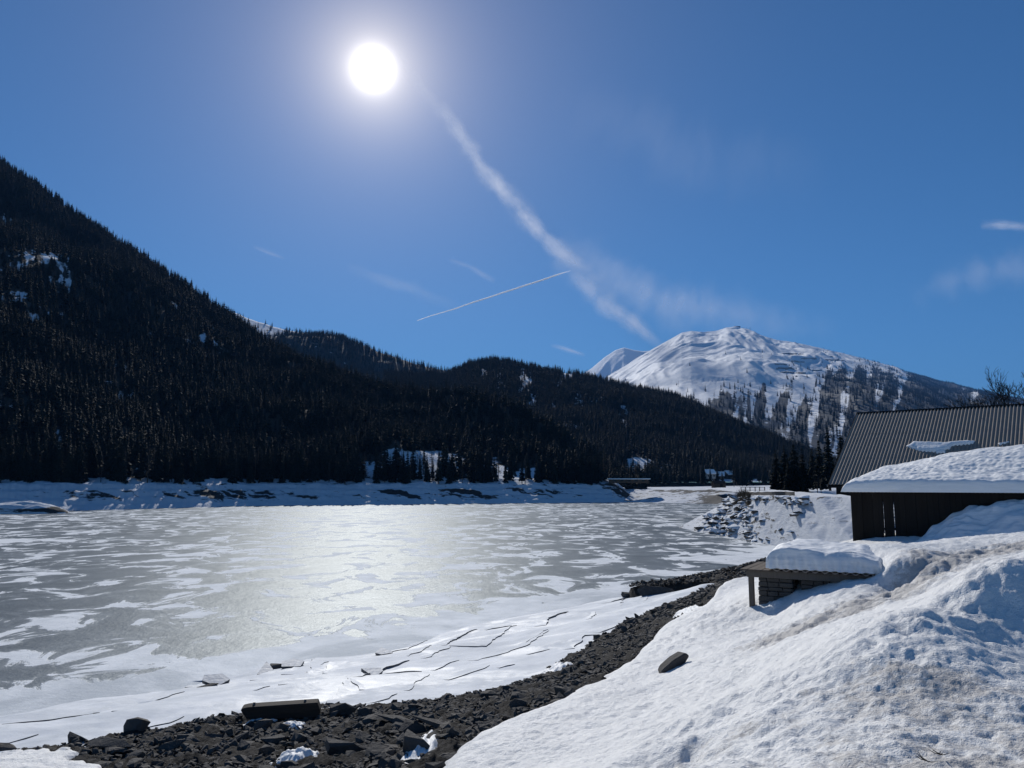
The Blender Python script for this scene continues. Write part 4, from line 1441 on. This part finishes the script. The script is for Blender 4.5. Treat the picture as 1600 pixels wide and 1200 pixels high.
def roof_snow_slab(pxs, label, thick, seed):
    """snow left on the barn roof: outline given as roof positions (along, down)"""
    pl = Vector((rid.x, rid.y, rid.z)); nrm = (Vector((0, 0, 1)) * math.cos(slope) + dnh * math.sin(slope))
    cp = Vector((0, 0, EYE))
    pts = []
    for px_, py_ in pxs:
        d = at(px_, py_, 1.0) - cp
        tt = (pl - cp).dot(nrm) / d.dot(nrm)
        pts.append(cp + d * tt - pl)
    dn = (dnh * math.cos(slope) - Vector((0, 0, 1)) * math.sin(slope))
    poly = [(p.dot(e), p.dot(dn)) for p in pts]
    a = np.array(poly); lo, hi = a.min(0), a.max(0)
    nx, ny = 70, 26
    gx, gy = np.meshgrid(np.linspace(lo[0] - .2, hi[0] + .2, nx), np.linspace(lo[1] - .15, hi[1] + .15, ny))
    d = path_dist(gx, gy, [tuple(q) for q in poly] + [tuple(poly[0])])
    ins = np.zeros(gx.shape, bool)
    for (x0, y0), (x1, y1) in zip(poly, poly[1:] + poly[:1]):
        cnd = ((y0 > gy) != (y1 > gy)) & (gx < (x1 - x0) * (gy - y0) / (y1 - y0 + 1e-9) + x0)
        ins ^= cnd
    sd = np.where(ins, d, -d) + .18 * fbm(gx * 1.1, gy * 1.1, 3, seed)
    hh = np.where(sd > 0, thick * (1 - np.exp(-sd / .12)), sd * 2) + .08 + .06 * fbm(gx * 1.4, gy * 1.4, 3, seed + 3)
    W = np.array(pl)[None, None] + gx[..., None] * np.array(e) + gy[..., None] * np.array(dn) + hh[..., None] * np.array(nrm)
    me = grid_mesh("roof_snow", W[..., 0], W[..., 1], W[..., 2], M['roof_snow'], None, sd > -.12)
    return tag(obj("roof_snow", me), label, 'snow')


roof_snow_slab([(1417, 698), (1428, 692), (1470, 693), (1524, 690), (1520, 695), (1490, 698), (1484, 703), (1460, 708), (1440, 706), (1425, 702)], "broken slab of snow left halfway down the corrugated barn roof", .28, 3)
roof_snow_slab([(1558, 694), (1577, 690), (1576, 694), (1562, 697)], "tiny remnant of snow on the right part of the barn roof", .2, 5)
roof_snow_slab([(1461, 706), (1478, 704), (1477, 709), (1462, 709)], "small chunk of snow just under the big slab on the barn roof", .22, 7)

# ------------------------------------------------------------------ snow-laden shed
SA = math.atan2(-.6, .8)
sx0 = at(1334, 843, 34.0)
zb0 = sx0.z
SH = 6.18 - zb0                                   # eaves height
shed = empty("shed", (sx0.x, sx0.y, zb0), SA, "black weathered plank shed under a thick roof of snow beside the path", 'shed')
SL, SDp, RS = 9.0, 5.2, .085
pw = .21
npl = int(SL / pw)
plank = MB().box((0, 0, (SH + .1) / 2 - .3), (pw + .004, .035, SH + .55)).mesh("plank", M['dark_planks'], False, .004)
for i in range(npl):
    if i > 40: continue
    o = obj("plank", plank, shed)
    gp = {5: .04, 7: .035}.get(i, 0)
    o.location = (pw * (i + .5), .012 * (-1) ** i + random.uniform(-.003, .003) + .03, random.uniform(-.04, .0) - .05)
    if gp:
        o.scale.x = 1 - gp / pw
        o.location.x -= gp / 2 - .004
    o.rotation_euler.y = random.uniform(-.006, .006)
for i in range(npl):
    if i in (1, 2, 3, 4, 5): continue
    o = obj("plank", plank, shed); o.location = (pw * (i + .5), SDp + .012 * (-1) ** i, -.05)
pl2 = MB().box((0, 0, (SH + .1) / 2 - .3), (.035, pw - .004, SH + .7)).mesh("side_plank", M['dark_planks'])
for i in range(int(SDp / pw)):
    if 8 < i < 17: continue                       # wide doorway in the side
    o = obj("plank", pl2, shed); o.location = (-.03, .06 + pw * (i + .5), 0)
for xx in (.06, SL / 2, SL - .1):
    for yy in (.12, SDp - .1):
        obj("corner_post", MB().box((0, 0, SH / 2 - .2), (.12, .12, SH + .25 + yy * RS)).mesh("corner_post", M['dark_planks']), shed, (xx, yy, 0))
for zz in (.5, SH - .35):
    obj("rail", MB().box((SL / 2, .06, zz), (SL, .05, .1)).mesh("rail", M['dark_planks']), shed)
sr = corr_sheet("corrugated_roof", SL + .5, SDp + .5, .14, .022, M['sheet'], 6)
o = obj("corrugated_roof", sr, shed)
o.matrix_local = Matrix.Translation((-.22, -.28, SH + .02)) @ Matrix.Rotation(math.atan(RS), 4, 'X')

# the heavy snow on the shed roof
ns, nt = 230, 150
s_ = np.linspace(-.36, SL + .3, ns)[None]; t_ = np.linspace(-.30, SDp + .5, nt)[:, None]
extra = np.interp(s_, [-.4, 0, 1.0, 2.0, 3.2, 4.5, 6, 9.5], [0, .05, .22, .42, .68, .86, .98, 1.05])
d_l = s_ + .34; d_f = t_ + .30
topp = .50 + .10 * np.tanh(d_f * 2) + (extra) * sstep(.1, 5.0, t_) + RS * (t_ + .28)
topp = topp + .10 * fbm(s_ * 1.2 + 0 * t_, t_ * 1.2 + 0 * s_, 4, 301) + .035 * np.abs(noise(s_ * 3.5 + 0 * t_, t_ * 2.4 + 0 * s_, 303)) - .06 * np.abs(noise(s_ * .5 + 2 * t_, t_ * 1.0 + 0 * s_, 305))
roundl = np.sqrt(np.clip(1 - (1 - np.clip(d_l / .9, 0, 1)) ** 2, 0, 1))
roundf = (np.clip(1 - (1 - np.clip(d_f / (.16), 0, 1)) ** 2, 0, 1)) ** .5
base_ = RS * (t_ + .28) + .02
hh = base_ + (topp - base_) * roundl * (.12 + .88 * roundf) * 1.0
hh = np.where((d_l <= 1e-6) | (d_f <= 1e-6), base_ - .02, hh)
ca, sa = math.cos(SA), math.sin(SA)
# front face leans and undulates a little
bulge = .10 * np.sin(np.clip((hh - base_) / .55, 0, 1) * math.pi) * (d_f < .2) + .05 * fbm(s_ * 1.6 + 0 * t_, hh * 3, 3, 311) * (d_f < .3)
tx = t_ - bulge + 0 * s_; sx_ = s_ + 0 * t_
WX = sx0.x + ca * sx_ - sa * tx; WY = sx0.y + sa * sx_ + ca * tx; WZ = zb0 + SH + hh
me = grid_mesh("roof_snow", WX, WY, WZ, M['roof_snow'])
tag(obj("roof_snow", me), "very thick rounded snow layer covering the whole shed roof", 'snow')

# snow pile leaning on the shed wall
s_ = np.linspace(1.6, 10.5, 150)[None]; t_ = np.linspace(-3.4, .10, 90)[:, None]
ptop = np.interp(s_, [1.6, 2.5, 2.75, 3.1, 3.6, 4.0, 4.5, 5.2, 6.3, 10.5], [-.3, .0, .30, .75, 1.10, 1.35, 1.50, 1.58, 1.72, 1.75]) * 1.0
pz = ptop * np.clip(1 - ((-t_) / 2.8) ** 1.5, -1, 1) ** 1.0 + .20 * fbm(s_ * 1.0 + 0 * t_, t_ * 1.0 + 0 * s_, 3, 321) + .14 * (ridged(s_ * .9 + 0 * t_, t_ * 1.3 + 0 * s_, 2, 323) - .4)
WX = sx0.x + ca * s_ - sa * t_; WY = sx0.y + sa * s_ + ca * t_
gb = np.maximum(surf(WX, WY), zb0 - .1)
WZ = np.maximum(zb0 - .1, gb - .35) + np.minimum(pz, 1.9)
me = grid_mesh("snow_pile", WX, WY, WZ, M['roof_snow'])
tag(obj("snow_pile", me), "shaded bluish heap of slid-off snow leaning on the shed wall", 'snow pile')

# ------------------------------------------------------------------ low roofed stand on stone piers
TA = math.atan2(-.5, .87)
tp = at(1158, 888.5, 16.0)
stand = empty("low_stand", (tp.x, tp.y, tp.z), TA, "low wooden stand with plank top on stone piers half buried in snow", 'stand')
TL, TD = 2.72, 1.7
bw = .145
bd = MB().box((0, 0, 0), (TD * 0 + bw - .008, TD, .03)).mesh("board", M['deck_wood'], False, .004)
for i in range(19):
    o = obj("board", bd, stand, (bw * (i + .5) - .02, TD / 2 - .04, -.015 + random.uniform(-.003, .003)))
    o.rotation_euler.z = random.uniform(-.006, .006)
obj("fascia_beam", MB().box((TL / 2 + .05, .05, -.095), (TL - .1, .06, .125)).mesh("fascia_beam", M['grey_wood'], False, .006), stand)
obj("side_beam", MB().box((.1, TD / 2 + .05, -.10), (.06, TD - .18, .12)).mesh("side_beam", M['grey_wood'], False, .006), stand)
obj("rear_beam", MB().box((TL / 2 + .05, TD - .15, -.10), (TL - .1, .06, .12)).mesh("rear_beam", M['grey_wood'], False, .006), stand)
post = MB().box((0, 0, -.42), (.10, .10, .62)).mesh("post", M['grey_wood'], False, .006)
obj("post", post, stand, (.165, .13, -.04)); obj("post", post, stand, (1.10, TD - .3, -.04)); obj("post", post, stand, (.2, TD - .16, -.04))


def pier(x0, x1, y0, y1, h):
    root = bpy.data.objects.new("stone_pier", MB().box(((x0 + x1) / 2, (y0 + y1) / 2, -.16 - h / 2), (x1 - x0 - .12, y1 - y0 - .12, h)).mesh("stone_pier", M['rock']))
    link(root, stand)
    z = -.16
    while z > -.16 - h:
        hh_ = random.uniform(.07, .11); x = x0
        while x < x1 - .02:
            w = min(random.uniform(.16, .34), x1 - x)
            off = random.uniform(-.02, .02)
            m_ = MB().box((x + w / 2, y0 + .10 + off, z - hh_ / 2), (w - .008, .2, hh_ - .008), 0, 0, 0, .008).mesh("stone", M['rock'], False, .012)
            obj("stone", m_, root)
            x += w
        for yy in np.arange(y0 + .32, y1, .24):
            for xs in (x0 + .09, x1 - .09):
                m_ = MB().box((xs + random.uniform(-.02, .02), yy, z - hh_ / 2), (.18, .225, hh_ - .008), 0, 0, 0, .008).mesh("stone", M['rock'], False, .012)
                obj("stone", m_, root)
        z -= hh_
    return root


pier(.30, .98, .10, .9, .75)
pier(1.12, 1.66, .12, .9, .6)
br = MB().box((0, 0, 0), (.07, .05, .55)).mesh("brace", M['dark_planks'])
o = obj("brace", br, stand, (1.95, .3, -.30)); o.rotation_euler.y = R(52)
cs = corr_sheet("corrugated_sheet", 2.06, 1.75, .18, .022, M['sheet'], 8)
obj("corrugated_sheet", cs, stand, (.62, -.07, .03))

# snow block on the stand
ns, nt = 170, 90
s_ = np.linspace(.50, 2.9, ns)[None]; t_ = np.linspace(-.06, 2.3, nt)[:, None]
wob = .10 * fbm(s_ * 2 + 0 * t_, t_ * 2 + 0 * s_, 3, 331)
d_l = s_ - .50 + .06 * fbm(t_ * 3 + 0 * s_, 0 * s_ + 0 * t_, 3, 333) * (s_ > .5); d_f = t_ + .06
top = .34 + .04 * np.sin(s_ * 2.3 + .4) + wob * .5 + .015 * t_ - .03 * sstep(2.2, 3.0, s_) - .12 * sstep(2.1, 2.5, s_) - .25 * sstep(2.52, 2.72, s_)
rl_ = np.sqrt(np.clip(1 - (1 - np.clip(d_l / .30, 0, 1)) ** 2, 0, 1)); rf_ = np.sqrt(np.clip(1 - (1 - np.clip(d_f / .16, 0, 1)) ** 2, 0, 1))
hh = .055 + top * (.35 * (d_l > .001) + .75 * rl_) * (.02 + .98 * rf_)
hh = np.where((s_ <= .5001) | (t_ <= -.0599), .045, hh)
fr = (d_f < .12)
nz_ = .09 * fbm(s_ * 2.2 + 0 * t_, hh * 5, 4, 337) + .03 * noise(s_ * .8 + 0 * t_, hh * 16, 339) + .05 * np.cos(2 * np.pi * s_ / .18) * (hh < .1)
tx = t_ + nz_ * (d_f < .2) - .06 * np.sin(np.clip(hh / .4, 0, 1) * math.pi) * fr; sx_ = s_ + 0 * t_
ca, sa = math.cos(TA), math.sin(TA)
WX = tp.x + ca * sx_ - sa * tx; WY = tp.y + sa * sx_ + ca * tx; WZ = tp.z + hh
me = grid_mesh("snow_block", WX, WY, WZ, M['roof_snow'])
tag(obj("snow_block", me), "thick block of old snow with a shaded cut face on the low stand", 'snow')

# ------------------------------------------------------------------ trees, bushes and fence on the headland
def hp(px, Y, py):
    q = at(px, py, Y); return q


for px, py, Y, h, lab in ((1214, 769, 122, 6.6, "leftmost dark spruce of the clump beyond the stone headland"),
                          (1228, 769, 120, 7.4, "second dark spruce from the left in the clump beyond the headland"),
                          (1243, 769, 118, 7.9, "tallest dark spruce of the clump beyond the headland"),
                          (1256, 769, 119, 6.9, "dark spruce at the right end of the clump beyond the headland"),
                          (1233, 769, 115, 5.2, "short dark spruce in front of the clump beyond the headland"),
                          (1282, 762, 140, 8.8, "dark spruce left of the tall one beside the barn roof"),
                          (1297, 762, 135, 10.8, "tall dark spruce whose top stands above the barn's left gable edge"),
                          (1317, 760, 140, 10.5, "dark spruce half hidden behind the barn's gable edge"),
                          (1271, 762, 144, 7.4, "small dark spruce between the two clumps left of the barn")):
    spruce(at(px, py, Y), h, lab, wide=1.25)


def bare_tree(name, loc, h, seed, label, spread=.5, mat='bark', depth=5, cat='tree', group=None):
    rnd = random.Random(seed)
    tr, tw = MB(), MB()

    def grow(p, d, L_, r, lev):
        q = p + d * L_
        mid = p.lerp(q, .5) + Vector([rnd.uniform(-.06, .06) * L_ for _ in range(3)])
        (tr if lev < 2 else tw).tube([p, mid, q], [r, r * .85, r * .68], 5 if lev < 2 else 3)
        if lev >= depth: return
        for k in range(rnd.choice((2, 3, 3))):
            nd = (d + Vector([rnd.uniform(-1, 1) for _ in range(3)]) * spread + Vector((0, 0, .12))).normalized()
            f = rnd.uniform(.55, 1.0)
            grow(p.lerp(q, f), nd, L_ * rnd.uniform(.6, .85), max(r * .62, h * .0012), lev + 1)
    grow(Vector((0, 0, -.2)), Vector((0, 0, 1)), h * .27, h * .013, 0)
    t = empty(name, loc, rnd.uniform(0, 6), label, cat, group)
    obj("trunk", tr.mesh("trunk", M['bark'], True), t)
    obj("crown", tw.mesh("crown", M[mat]), t)
    return t


bare_tree("bare_tree", at(1592, 735, 118), 20, 3, "tall bare broadleaf tree rising behind the right end of the barn ridge", .55, 'larch_twigs', 6)
bare_tree("bare_tree", at(1650, 735, 116), 21, 4, "bare broadleaf tree at the right edge of the frame behind the barn", .6, 'larch_twigs', 6)
bare_tree("bare_tree", at(1555, 735, 122), 18.0, 5, "low bare reddish tree showing just over the barn ridge", .7, 'larch_twigs', 6)
bare_tree("bare_tree", at(1618, 735, 112), 19, 6, "bare tree close behind the barn ridge right of the low reddish one", .7, 'larch_twigs', 6)
bare_tree("bare_tree", at(1277, 768, 104), 4.2, 8, "small bare sapling standing between dark spruces and barn", .45, 'larch_twigs', 4)
bare_tree("bare_tree", at(1283, 768, 100), 3.2, 9, "thin bare sapling right beside the barn's left eave", .45, 'larch_twigs', 4)


def bush(loc, r, seed, label, group):
    rnd = random.Random(seed); mb = MB(); st = MB()
    for i in range(90):
        a = rnd.uniform(0, 6.28); el = rnd.uniform(.2, 1.5)
        d = Vector((math.cos(a) * math.cos(el), math.sin(a) * math.cos(el), math.sin(el)))
        q = d * r * rnd.uniform(.6, 1.15)
        (st if i < 16 else mb).tube([(0, 0, -.1), q * .6 + Vector([rnd.uniform(-.1, .1) * r for _ in range(3)]), q], [.02, .013, .004], 3)
    t = empty("bush", loc, 0, label, 'bush', group)
    obj("stem", st.mesh("stem", M['bark']), t); obj("twigs", mb.mesh("twigs", M['grass_dry']), t)


for i in range(11):
    f = i / 10
    q = head_pt(1150 + 42 * random.random(), .72 + .32 * random.random())
    bush(q, random.uniform(.7, 1.3), 600 + i, "dark leafless bush on the corner of the stone headland", "leafless bushes on the headland corner")

fence = empty("fence", head_pt(1160, 1.15), 0, "low wooden fence of thin posts on top of the headland corner", 'fence')
f0 = Vector(fence.location)
pp = []
for i, px in enumerate((1158, 1165, 1172, 1180, 1187, 1195)):
    q = at(px, 767, 112) ; q.z = 5.15
    pp.append(q - f0)
    obj("post", MB().box((0, 0, .45), (.1, .1, 1.1)).mesh("post", M['grey_wood']), fence, q - f0)
for hh_ in (.55, .9):
    obj("rail", MB().tube([p_ + Vector((0, 0, hh_)) for p_ in pp], [.035] * len(pp), 4).mesh("rail", M['grey_wood']), fence)

# ------------------------------------------------------------------ far buildings
def house(loc, rz, w, d, h, label, wall='timber_wall', name="house", nwin=3, group=None, roofh=.45):
    t = empty(name, loc, rz, label, 'house', group)
    obj("wall", MB().box((0, 0, h / 2), (w, d, h)).mesh("wall", M[wall]), t)
    r = obj("roof", MB().add([(-w / 2 - .5, -d / 2 - .6, h - .2), (w / 2 + .5, -d / 2 - .6, h - .2), (w / 2 + .5, 0, h + d * roofh), (-w / 2 - .5, 0, h + d * roofh), (-w / 2 - .5, d / 2 + .6, h - .2), (w / 2 + .5, d / 2 + .6, h - .2),
        (-w / 2 - .5, -d / 2 - .6, h + .25), (w / 2 + .5, -d / 2 - .6, h + .25), (w / 2 + .5, 0, h + d * roofh + .5), (-w / 2 - .5, 0, h + d * roofh + .5), (-w / 2 - .5, d / 2 + .6, h + .25), (w / 2 + .5, d / 2 + .6, h + .25)],
        [(3, 2, 1, 0), (5, 2, 3, 4), (6, 7, 8, 9), (9, 8, 11, 10), (0, 1, 7, 6), (5, 4, 10, 11), (0, 6, 9, 3), (3, 9, 10, 4), (1, 2, 8, 7), (2, 5, 11, 8)]).mesh("roof", M['roof_snow']), t)
    obj("chimney", MB().box((w * .2, d * .15, h + d * roofh * .8 + .5), (.6, .6, 1.6)).mesh("chimney", M['wall_plaster']), r)
    wm = MB().box((0, 0, 0), (1.0, .08, 1.1)).mesh("window", M['dark_glass'])
    for k in range(nwin):
        obj("window", wm, t, (-w / 2 + w * (k + .5) / nwin, -d / 2 - .03, h * .6))
    return t


for px, py, Y, rz, w, d, h, wl_, lab in (
    (1108, 748, 470, .3, 6, 5, 3, 'wall_plaster', "pale house with a snowy roof at the forest edge left of the village"),
    (1125, 750, 490, -.3, 5, 5, 2.6, 'timber_wall', "brown chalet with a white roof in the middle of the far village"),
    (1138, 749, 500, .5, 5, 5, 3, 'timber_wall', "small brown chalet right of the middle of the far village"),
    (1152, 750, 510, .1, 6, 5, 2.8, 'wall_plaster', "pale house with a bright snowy roof at the right end of the village"),
    (1117, 745, 520, 0, 5, 5, 3, 'timber_wall', "brown house standing highest behind the others in the village")):
    house(at(px, py, Y), rz, w, d, h, lab, wl_)

lb = empty("low_building", at(982, 754, 302), -.05, "long low dark building with a snow-covered flat roof behind the far bank's end", 'building')
obj("wall", MB().box((0, 0, .5), (15, 4, 1.4)).mesh("wall", M['timber_wall']), lb)
obj("roof", MB().box((0, 0, 1.4), (16.5, 5.5, .4)).mesh("roof", M['roof_snow'], False, .12), lb)
for k in range(5):
    obj("window", MB().box((-5.6 + 2.8 * k, -2.03, .7), (1.3, .06, .5)).mesh("window", M['dark_glass']), lb)

bh = empty("boat_hut", at(1123, 764, 280), .15, "small dark hut on the shore flat beyond the embankment", 'hut')
obj("wall", MB().box((0, 0, .9), (4.2, 3, 2.2)).mesh("wall", M['timber_wall']), bh)
obj("roof", MB().add([(-2.4, -1.8, 1.9), (2.4, -1.8, 1.9), (2.4, 0, 2.9), (-2.4, 0, 2.9), (-2.4, 1.8, 1.9), (2.4, 1.8, 1.9)], [(0, 1, 2, 3), (3, 2, 5, 4), (0, 3, 4), (1, 5, 2), (0, 4, 5, 1)]).mesh("roof", M['dark_planks']), bh)
obj("door", MB().box((.4, -1.53, .8), (1.0, .06, 1.8)).mesh("door", M['dark_planks']), bh)

pyl = empty("mast", at(1098, 751, 430), 0, "tall thin pair of poles standing at the forest edge near the village", 'mast')
for xx in (-1.2, 1.2): obj("pole", MB().tube([(xx, 0, -1), (xx, 0, 8.5)], [.22, .15], 6).mesh("pole", M['grey_wood']), pyl)
for zz in (4.5, 8): obj("crossbar", MB().box((0, 0, zz), (3.2, .2, .2)).mesh("crossbar", M['grey_wood']), pyl)
for px, py, Y in ((1125, 762, 300), (1147, 763, 292)):
    pz_ = at(px, py, Y)
    t_p = empty("pole", pz_, 0, "thin upright pole with a short cross arm on the snowy shore flat", 'pole', "poles on the shore flat")
    obj("shaft", MB().tube([(0, 0, -1), (0, 0, 3.0)], [.12, .1], 5).mesh("shaft", M['grey_wood']), t_p)
    obj("arm", MB().box((0, 0, 2.6), (1.2, .12, .12)).mesh("arm", M['grey_wood']), t_p)

# summit buildings and masts
st = empty("summit_station", at(1152, 512.5, 3498 * MK), 0, "tiny dark summit building on the crest of the white mountain", 'building')
obj("wall", MB().box((0, 0, 6), (60, 24, 20)).mesh("wall", M['timber_wall']), st)
obj("roof", MB().box((0, 0, 17), (64, 26, 3)).mesh("roof", M['steel']), st)
for k, px in enumerate((1161, 1167, 1172)):
    m_ = empty("summit_mast", at(px, 515, 3490 * MK), 0, "thin mast on the summit crest beside the tiny building", 'mast', "masts on the summit crest")
    obj("pole", MB().tube([(0, 0, -6), (0, 0, 26)], [2.2, 1.4], 5).mesh("pole", M['steel']), m_)
    obj("platform", MB().box((0, 0, 16), (11, 5, 2.5)).mesh("platform", M['steel']), m_)

# avalanche barriers on the open slope: rows of low steel fences
X4, Y4, Z4 = G4[0], G4[1], G4[2]
PX4, PY4 = proj(np.stack([X4, Y4, Z4], -1)); PY4 = np.where(G4[3] <= 1, PY4, 1e6)
rnd = random.Random(9)
for k in range(46):
    px, py = rnd.uniform(1205, 1318), rnd.uniform(543, 592)
    py = 543 + round((py - 543) / 6.0) * 6.0 + (px - 1260) * .06
    if py < 541 + (px - 1205) * .10: continue
    n_ = rnd.randint(8, 20)
    pts = []
    for i in range(n_):
        j = np.argmin((PX4 - (px + i * 1.3)) ** 2 + (PY4 - (py + .8 * math.sin(i * .5 + k))) ** 2)
        pts.append(Vector((X4.flat[j], Y4.flat[j], Z4.flat[j])))
    pts = [p_ for i, p_ in enumerate(pts) if i == 0 or (p_ - pts[i - 1]).length > .5]
    if len(pts) < 3: continue
    p0_, p1_ = pts[0], pts[-1]
    pts = [p_.lerp(p0_.lerp(p1_, i / (len(pts) - 1)), .6) for i, p_ in enumerate(pts)]
    mb = MB()
    for a, b in zip(pts[:-1], pts[1:]):
        if (b - a).length < .5 or (b - a).length > 110: continue
        u3 = Vector((0, -1.0, 4.4))
        w3 = Vector((0, 1.2, .3))
        mb.add([a - Vector((0, 0, 2)), b - Vector((0, 0, 2)), b + u3, a + u3, a - Vector((0, 0, 2)) + w3, b - Vector((0, 0, 2)) + w3, b + u3 + w3, a + u3 + w3],
               [(0, 1, 2, 3), (7, 6, 5, 4), (3, 2, 6, 7), (0, 4, 5, 1), (1, 5, 6, 2), (0, 3, 7, 4)])
    if mb.v:
        tag(obj("snow_fence", mb.mesh("snow_fence", M['steel'])), ("long" if n_ > 13 else "short") + " dark avalanche barrier row in the " + ("upper " if py < 556 else "lower " if py > 574 else "middle ") + ("left" if px < 1240 else "right" if px > 1282 else "centre") + " of the white mountain's open slope", 'snow fence', "avalanche barriers on the white mountain")

# ------------------------------------------------------------------ sky: thin cloud and vapour trail
CLOUD_Z = 2600.0


def sky_pt(px, py, z=CLOUD_Z):
    d = at(px, py, 1.0) - Vector((0, 0, EYE))
    return Vector((0, 0, EYE)) + d * ((z - EYE) / d.z)


t = NT("cirrus")
uu, vv_, dd = t.attr("along"), t.attr("across"), t.attr("dens")
cm = t.new("ShaderNodeCombineXYZ")
t.l.new(uu, cm.inputs[0]); t.l.new(vv_, cm.inputs[1])
nn = t.noise(t.scale(cm.outputs[0], (2.0, 1.0, 1)), 1.0, 3, .5, 0.0)
n2 = t.noise(t.scale(cm.outputs[0], (5.0, 1.8, 1)), 1.0, 2, .45, 0.0)
edge_ = t.math('SUBTRACT', 1.0, t.math('ABSOLUTE', vv_))
core_ = t.ramp(edge_, 0.0, 1.0)
al = t.ramp(t.math('ADD', t.math('ADD', t.math('MULTIPLY', nn, .75), t.math('MULTIPLY', n2, .22)), t.math('MULTIPLY', core_, .42)), .58, 1.15)
al = t.math('MULTIPLY', t.math('MULTIPLY', al, core_), dd)
tr = t.new("ShaderNodeBsdfTransparent"); tl = t.new("ShaderNodeBsdfTranslucent"); tl.inputs[0].default_value = (.95, .96, 1, 1)
df = t.new("ShaderNodeBsdfDiffuse"); df.inputs[0].default_value = (.9, .9, .9, 1)
ad = t.new("ShaderNodeAddShader"); t.l.new(tl.outputs[0], ad.inputs[0]); t.l.new(df.outputs[0], ad.inputs[1])
mx_ = t.new("ShaderNodeMixShader")
t.l.new(al, mx_.inputs[0]); t.l.new(tr.outputs[0], mx_.inputs[1]); t.l.new(tl.outputs[0], mx_.inputs[2])
t.l.new(mx_.outputs[0], t.out.inputs[0])
M['cirrus'] = t.mat
CV, CQ, CA, CB, CD = [], [], [], [], []


def cloud_strip(path, width, dens, u0):
    P = np.array(path, float); n = 60; m = 13
    s = np.linspace(0, len(P) - 1, n)
    px = np.interp(s, range(len(P)), P[:, 0]); py = np.interp(s, range(len(P)), P[:, 1])
    wd = np.interp(s, range(len(P)), np.array(width, float)); de = np.interp(s, range(len(P)), np.array(dens, float))
    k = np.ones(7) / 7
    pad = lambda a: np.convolve(np.pad(a, 3, 'edge'), k, 'valid')
    px, py, wd, de = pad(px), pad(py), pad(wd), pad(de)
    tx, ty = np.gradient(px), np.gradient(py); l = np.hypot(tx, ty); nx, ny = -ty / l, tx / l
    al_ = np.concatenate([[0], np.cumsum(np.hypot(np.diff(px), np.diff(py)))]) / 100
    b = len(CV)
    for i in range(n):
        fade = math.sin(math.pi * min(1, max(0, i / (n - 1)))) ** .6
        for j in range(m):
            c = -1 + 2 * j / (m - 1)
            CV.append(sky_pt(px[i] + nx[i] * wd[i] * c, py[i] + ny[i] * wd[i] * c, CLOUD_Z + u0 * 2.5)[:])
            CA.append(al_[i] + u0); CB.append(c); CD.append(de[i] * fade)
    for i in range(n - 1):
        for j in range(m - 1):
            a = b + i * m + j
            CQ.append((a, a + 1, a + m + 1, a + m))


cloud_strip([(600, 60), (660, 140), (705, 190), (745, 250), (800, 315), (850, 370), (890, 405), (930, 425)], [24, 24, 26, 30, 32, 30, 28, 24], [.2, .4, .55, .75, .85, .9, .85, .5], 0)
cloud_strip([(870, 395), (910, 440), (950, 480), (995, 510), (1035, 545)], [36, 44, 40, 26, 20], [.45, .6, .6, .75, .5], 20)
cloud_strip([(860, 380), (960, 430), (1060, 480), (1180, 500), (1320, 520)], [60, 80, 85, 70, 40], [.3, .42, .42, .25, .1], 40)
cloud_strip([(1530, 352), (1580, 352), (1640, 356)], [14, 16, 18], [.4, .55, .5], 60)
cloud_strip([(860, 540), (890, 548), (915, 556)], [8, 10, 8], [.4, .5, .4], 80)
cloud_strip([(700, 405), (740, 420), (775, 440)], [8, 12, 10], [.2, .3, .2], 90)
cloud_strip([(540, 415), (620, 445), (720, 480)], [22, 26, 20], [.15, .22, .1], 100)
cloud_strip([(1420, 470), (1520, 430), (1660, 400)], [50, 60, 60], [.1, .22, .25], 120)
cloud_strip([(860, 150), (1050, 230), (1300, 280)], [110, 130, 110], [.05, .08, .04], 140)
cloud_strip([(395, 385), (420, 395), (445, 405)], [7, 9, 7], [.2, .28, .2], 160)
me = mesh_np("cirrus_clouds", CV, CQ, M['cirrus'], {'along': CA, 'across': CB, 'dens': CD})
tag(obj("cirrus_clouds", me), kind='stuff')

t = NT("vapour_trail")
vs = t.new("ShaderNodeVolumeScatter"); vs.inputs['Color'].default_value = (1, 1, 1, 1); vs.inputs['Density'].default_value = .07; vs.inputs['Anisotropy'].default_value = .45
t.l.new(vs.outputs[0], t.out.inputs['Volume'])
tr0, tr1, tr2 = sky_pt(652, 501, 3000), sky_pt(775, 461, 3000), sky_pt(892, 423, 3000)
mb = MB()
npt = 40
pts, rad = [], []
for i in range(npt):
    f = i / (npt - 1)
    p_ = tr0.lerp(tr1, min(1, f * 2)) if f < .5 else tr1.lerp(tr2, f * 2 - 1)
    pts.append(p_ + Vector((0, 0, 10 * float(noise(f * 6, 0 * f, 3)))))
    rad.append((5 + 11 * math.sin(math.pi * min(1, f * .55 + .05)) * (1 - .35 * f)) * (1 + .12 * float(noise(f * 9, 3.0, 2))) * min(1, (1 - f) * 8 + .25))
mb.tube(pts, rad, 8)
tag(obj("vapour_trail", mb.mesh("vapour_trail", t.mat, True)), "thin straight white aircraft vapour trail in the blue sky", 'vapour trail')

# ------------------------------------------------------------------ haze
if HAZE_DENSITY > 0:
    hm = bpy.data.materials.new("haze"); hm.use_nodes = True
    hn = hm.node_tree.nodes; hn.clear()
    ho = hn.new("ShaderNodeOutputMaterial"); hv = hn.new("ShaderNodeVolumePrincipled")
    hv.inputs['Color'].default_value = (.16, .44, 1.0, 1)
    hv.inputs['Density'].default_value = HAZE_DENSITY
    hv.inputs['Anisotropy'].default_value = 0.0
    hm.node_tree.links.new(hv.outputs[0], ho.inputs['Volume'])
    hb = MB().box((0, 6500, 1043.5), (36000, 20000, 2101)).mesh("haze", hm)
    tag(obj("haze", hb), kind='stuff')
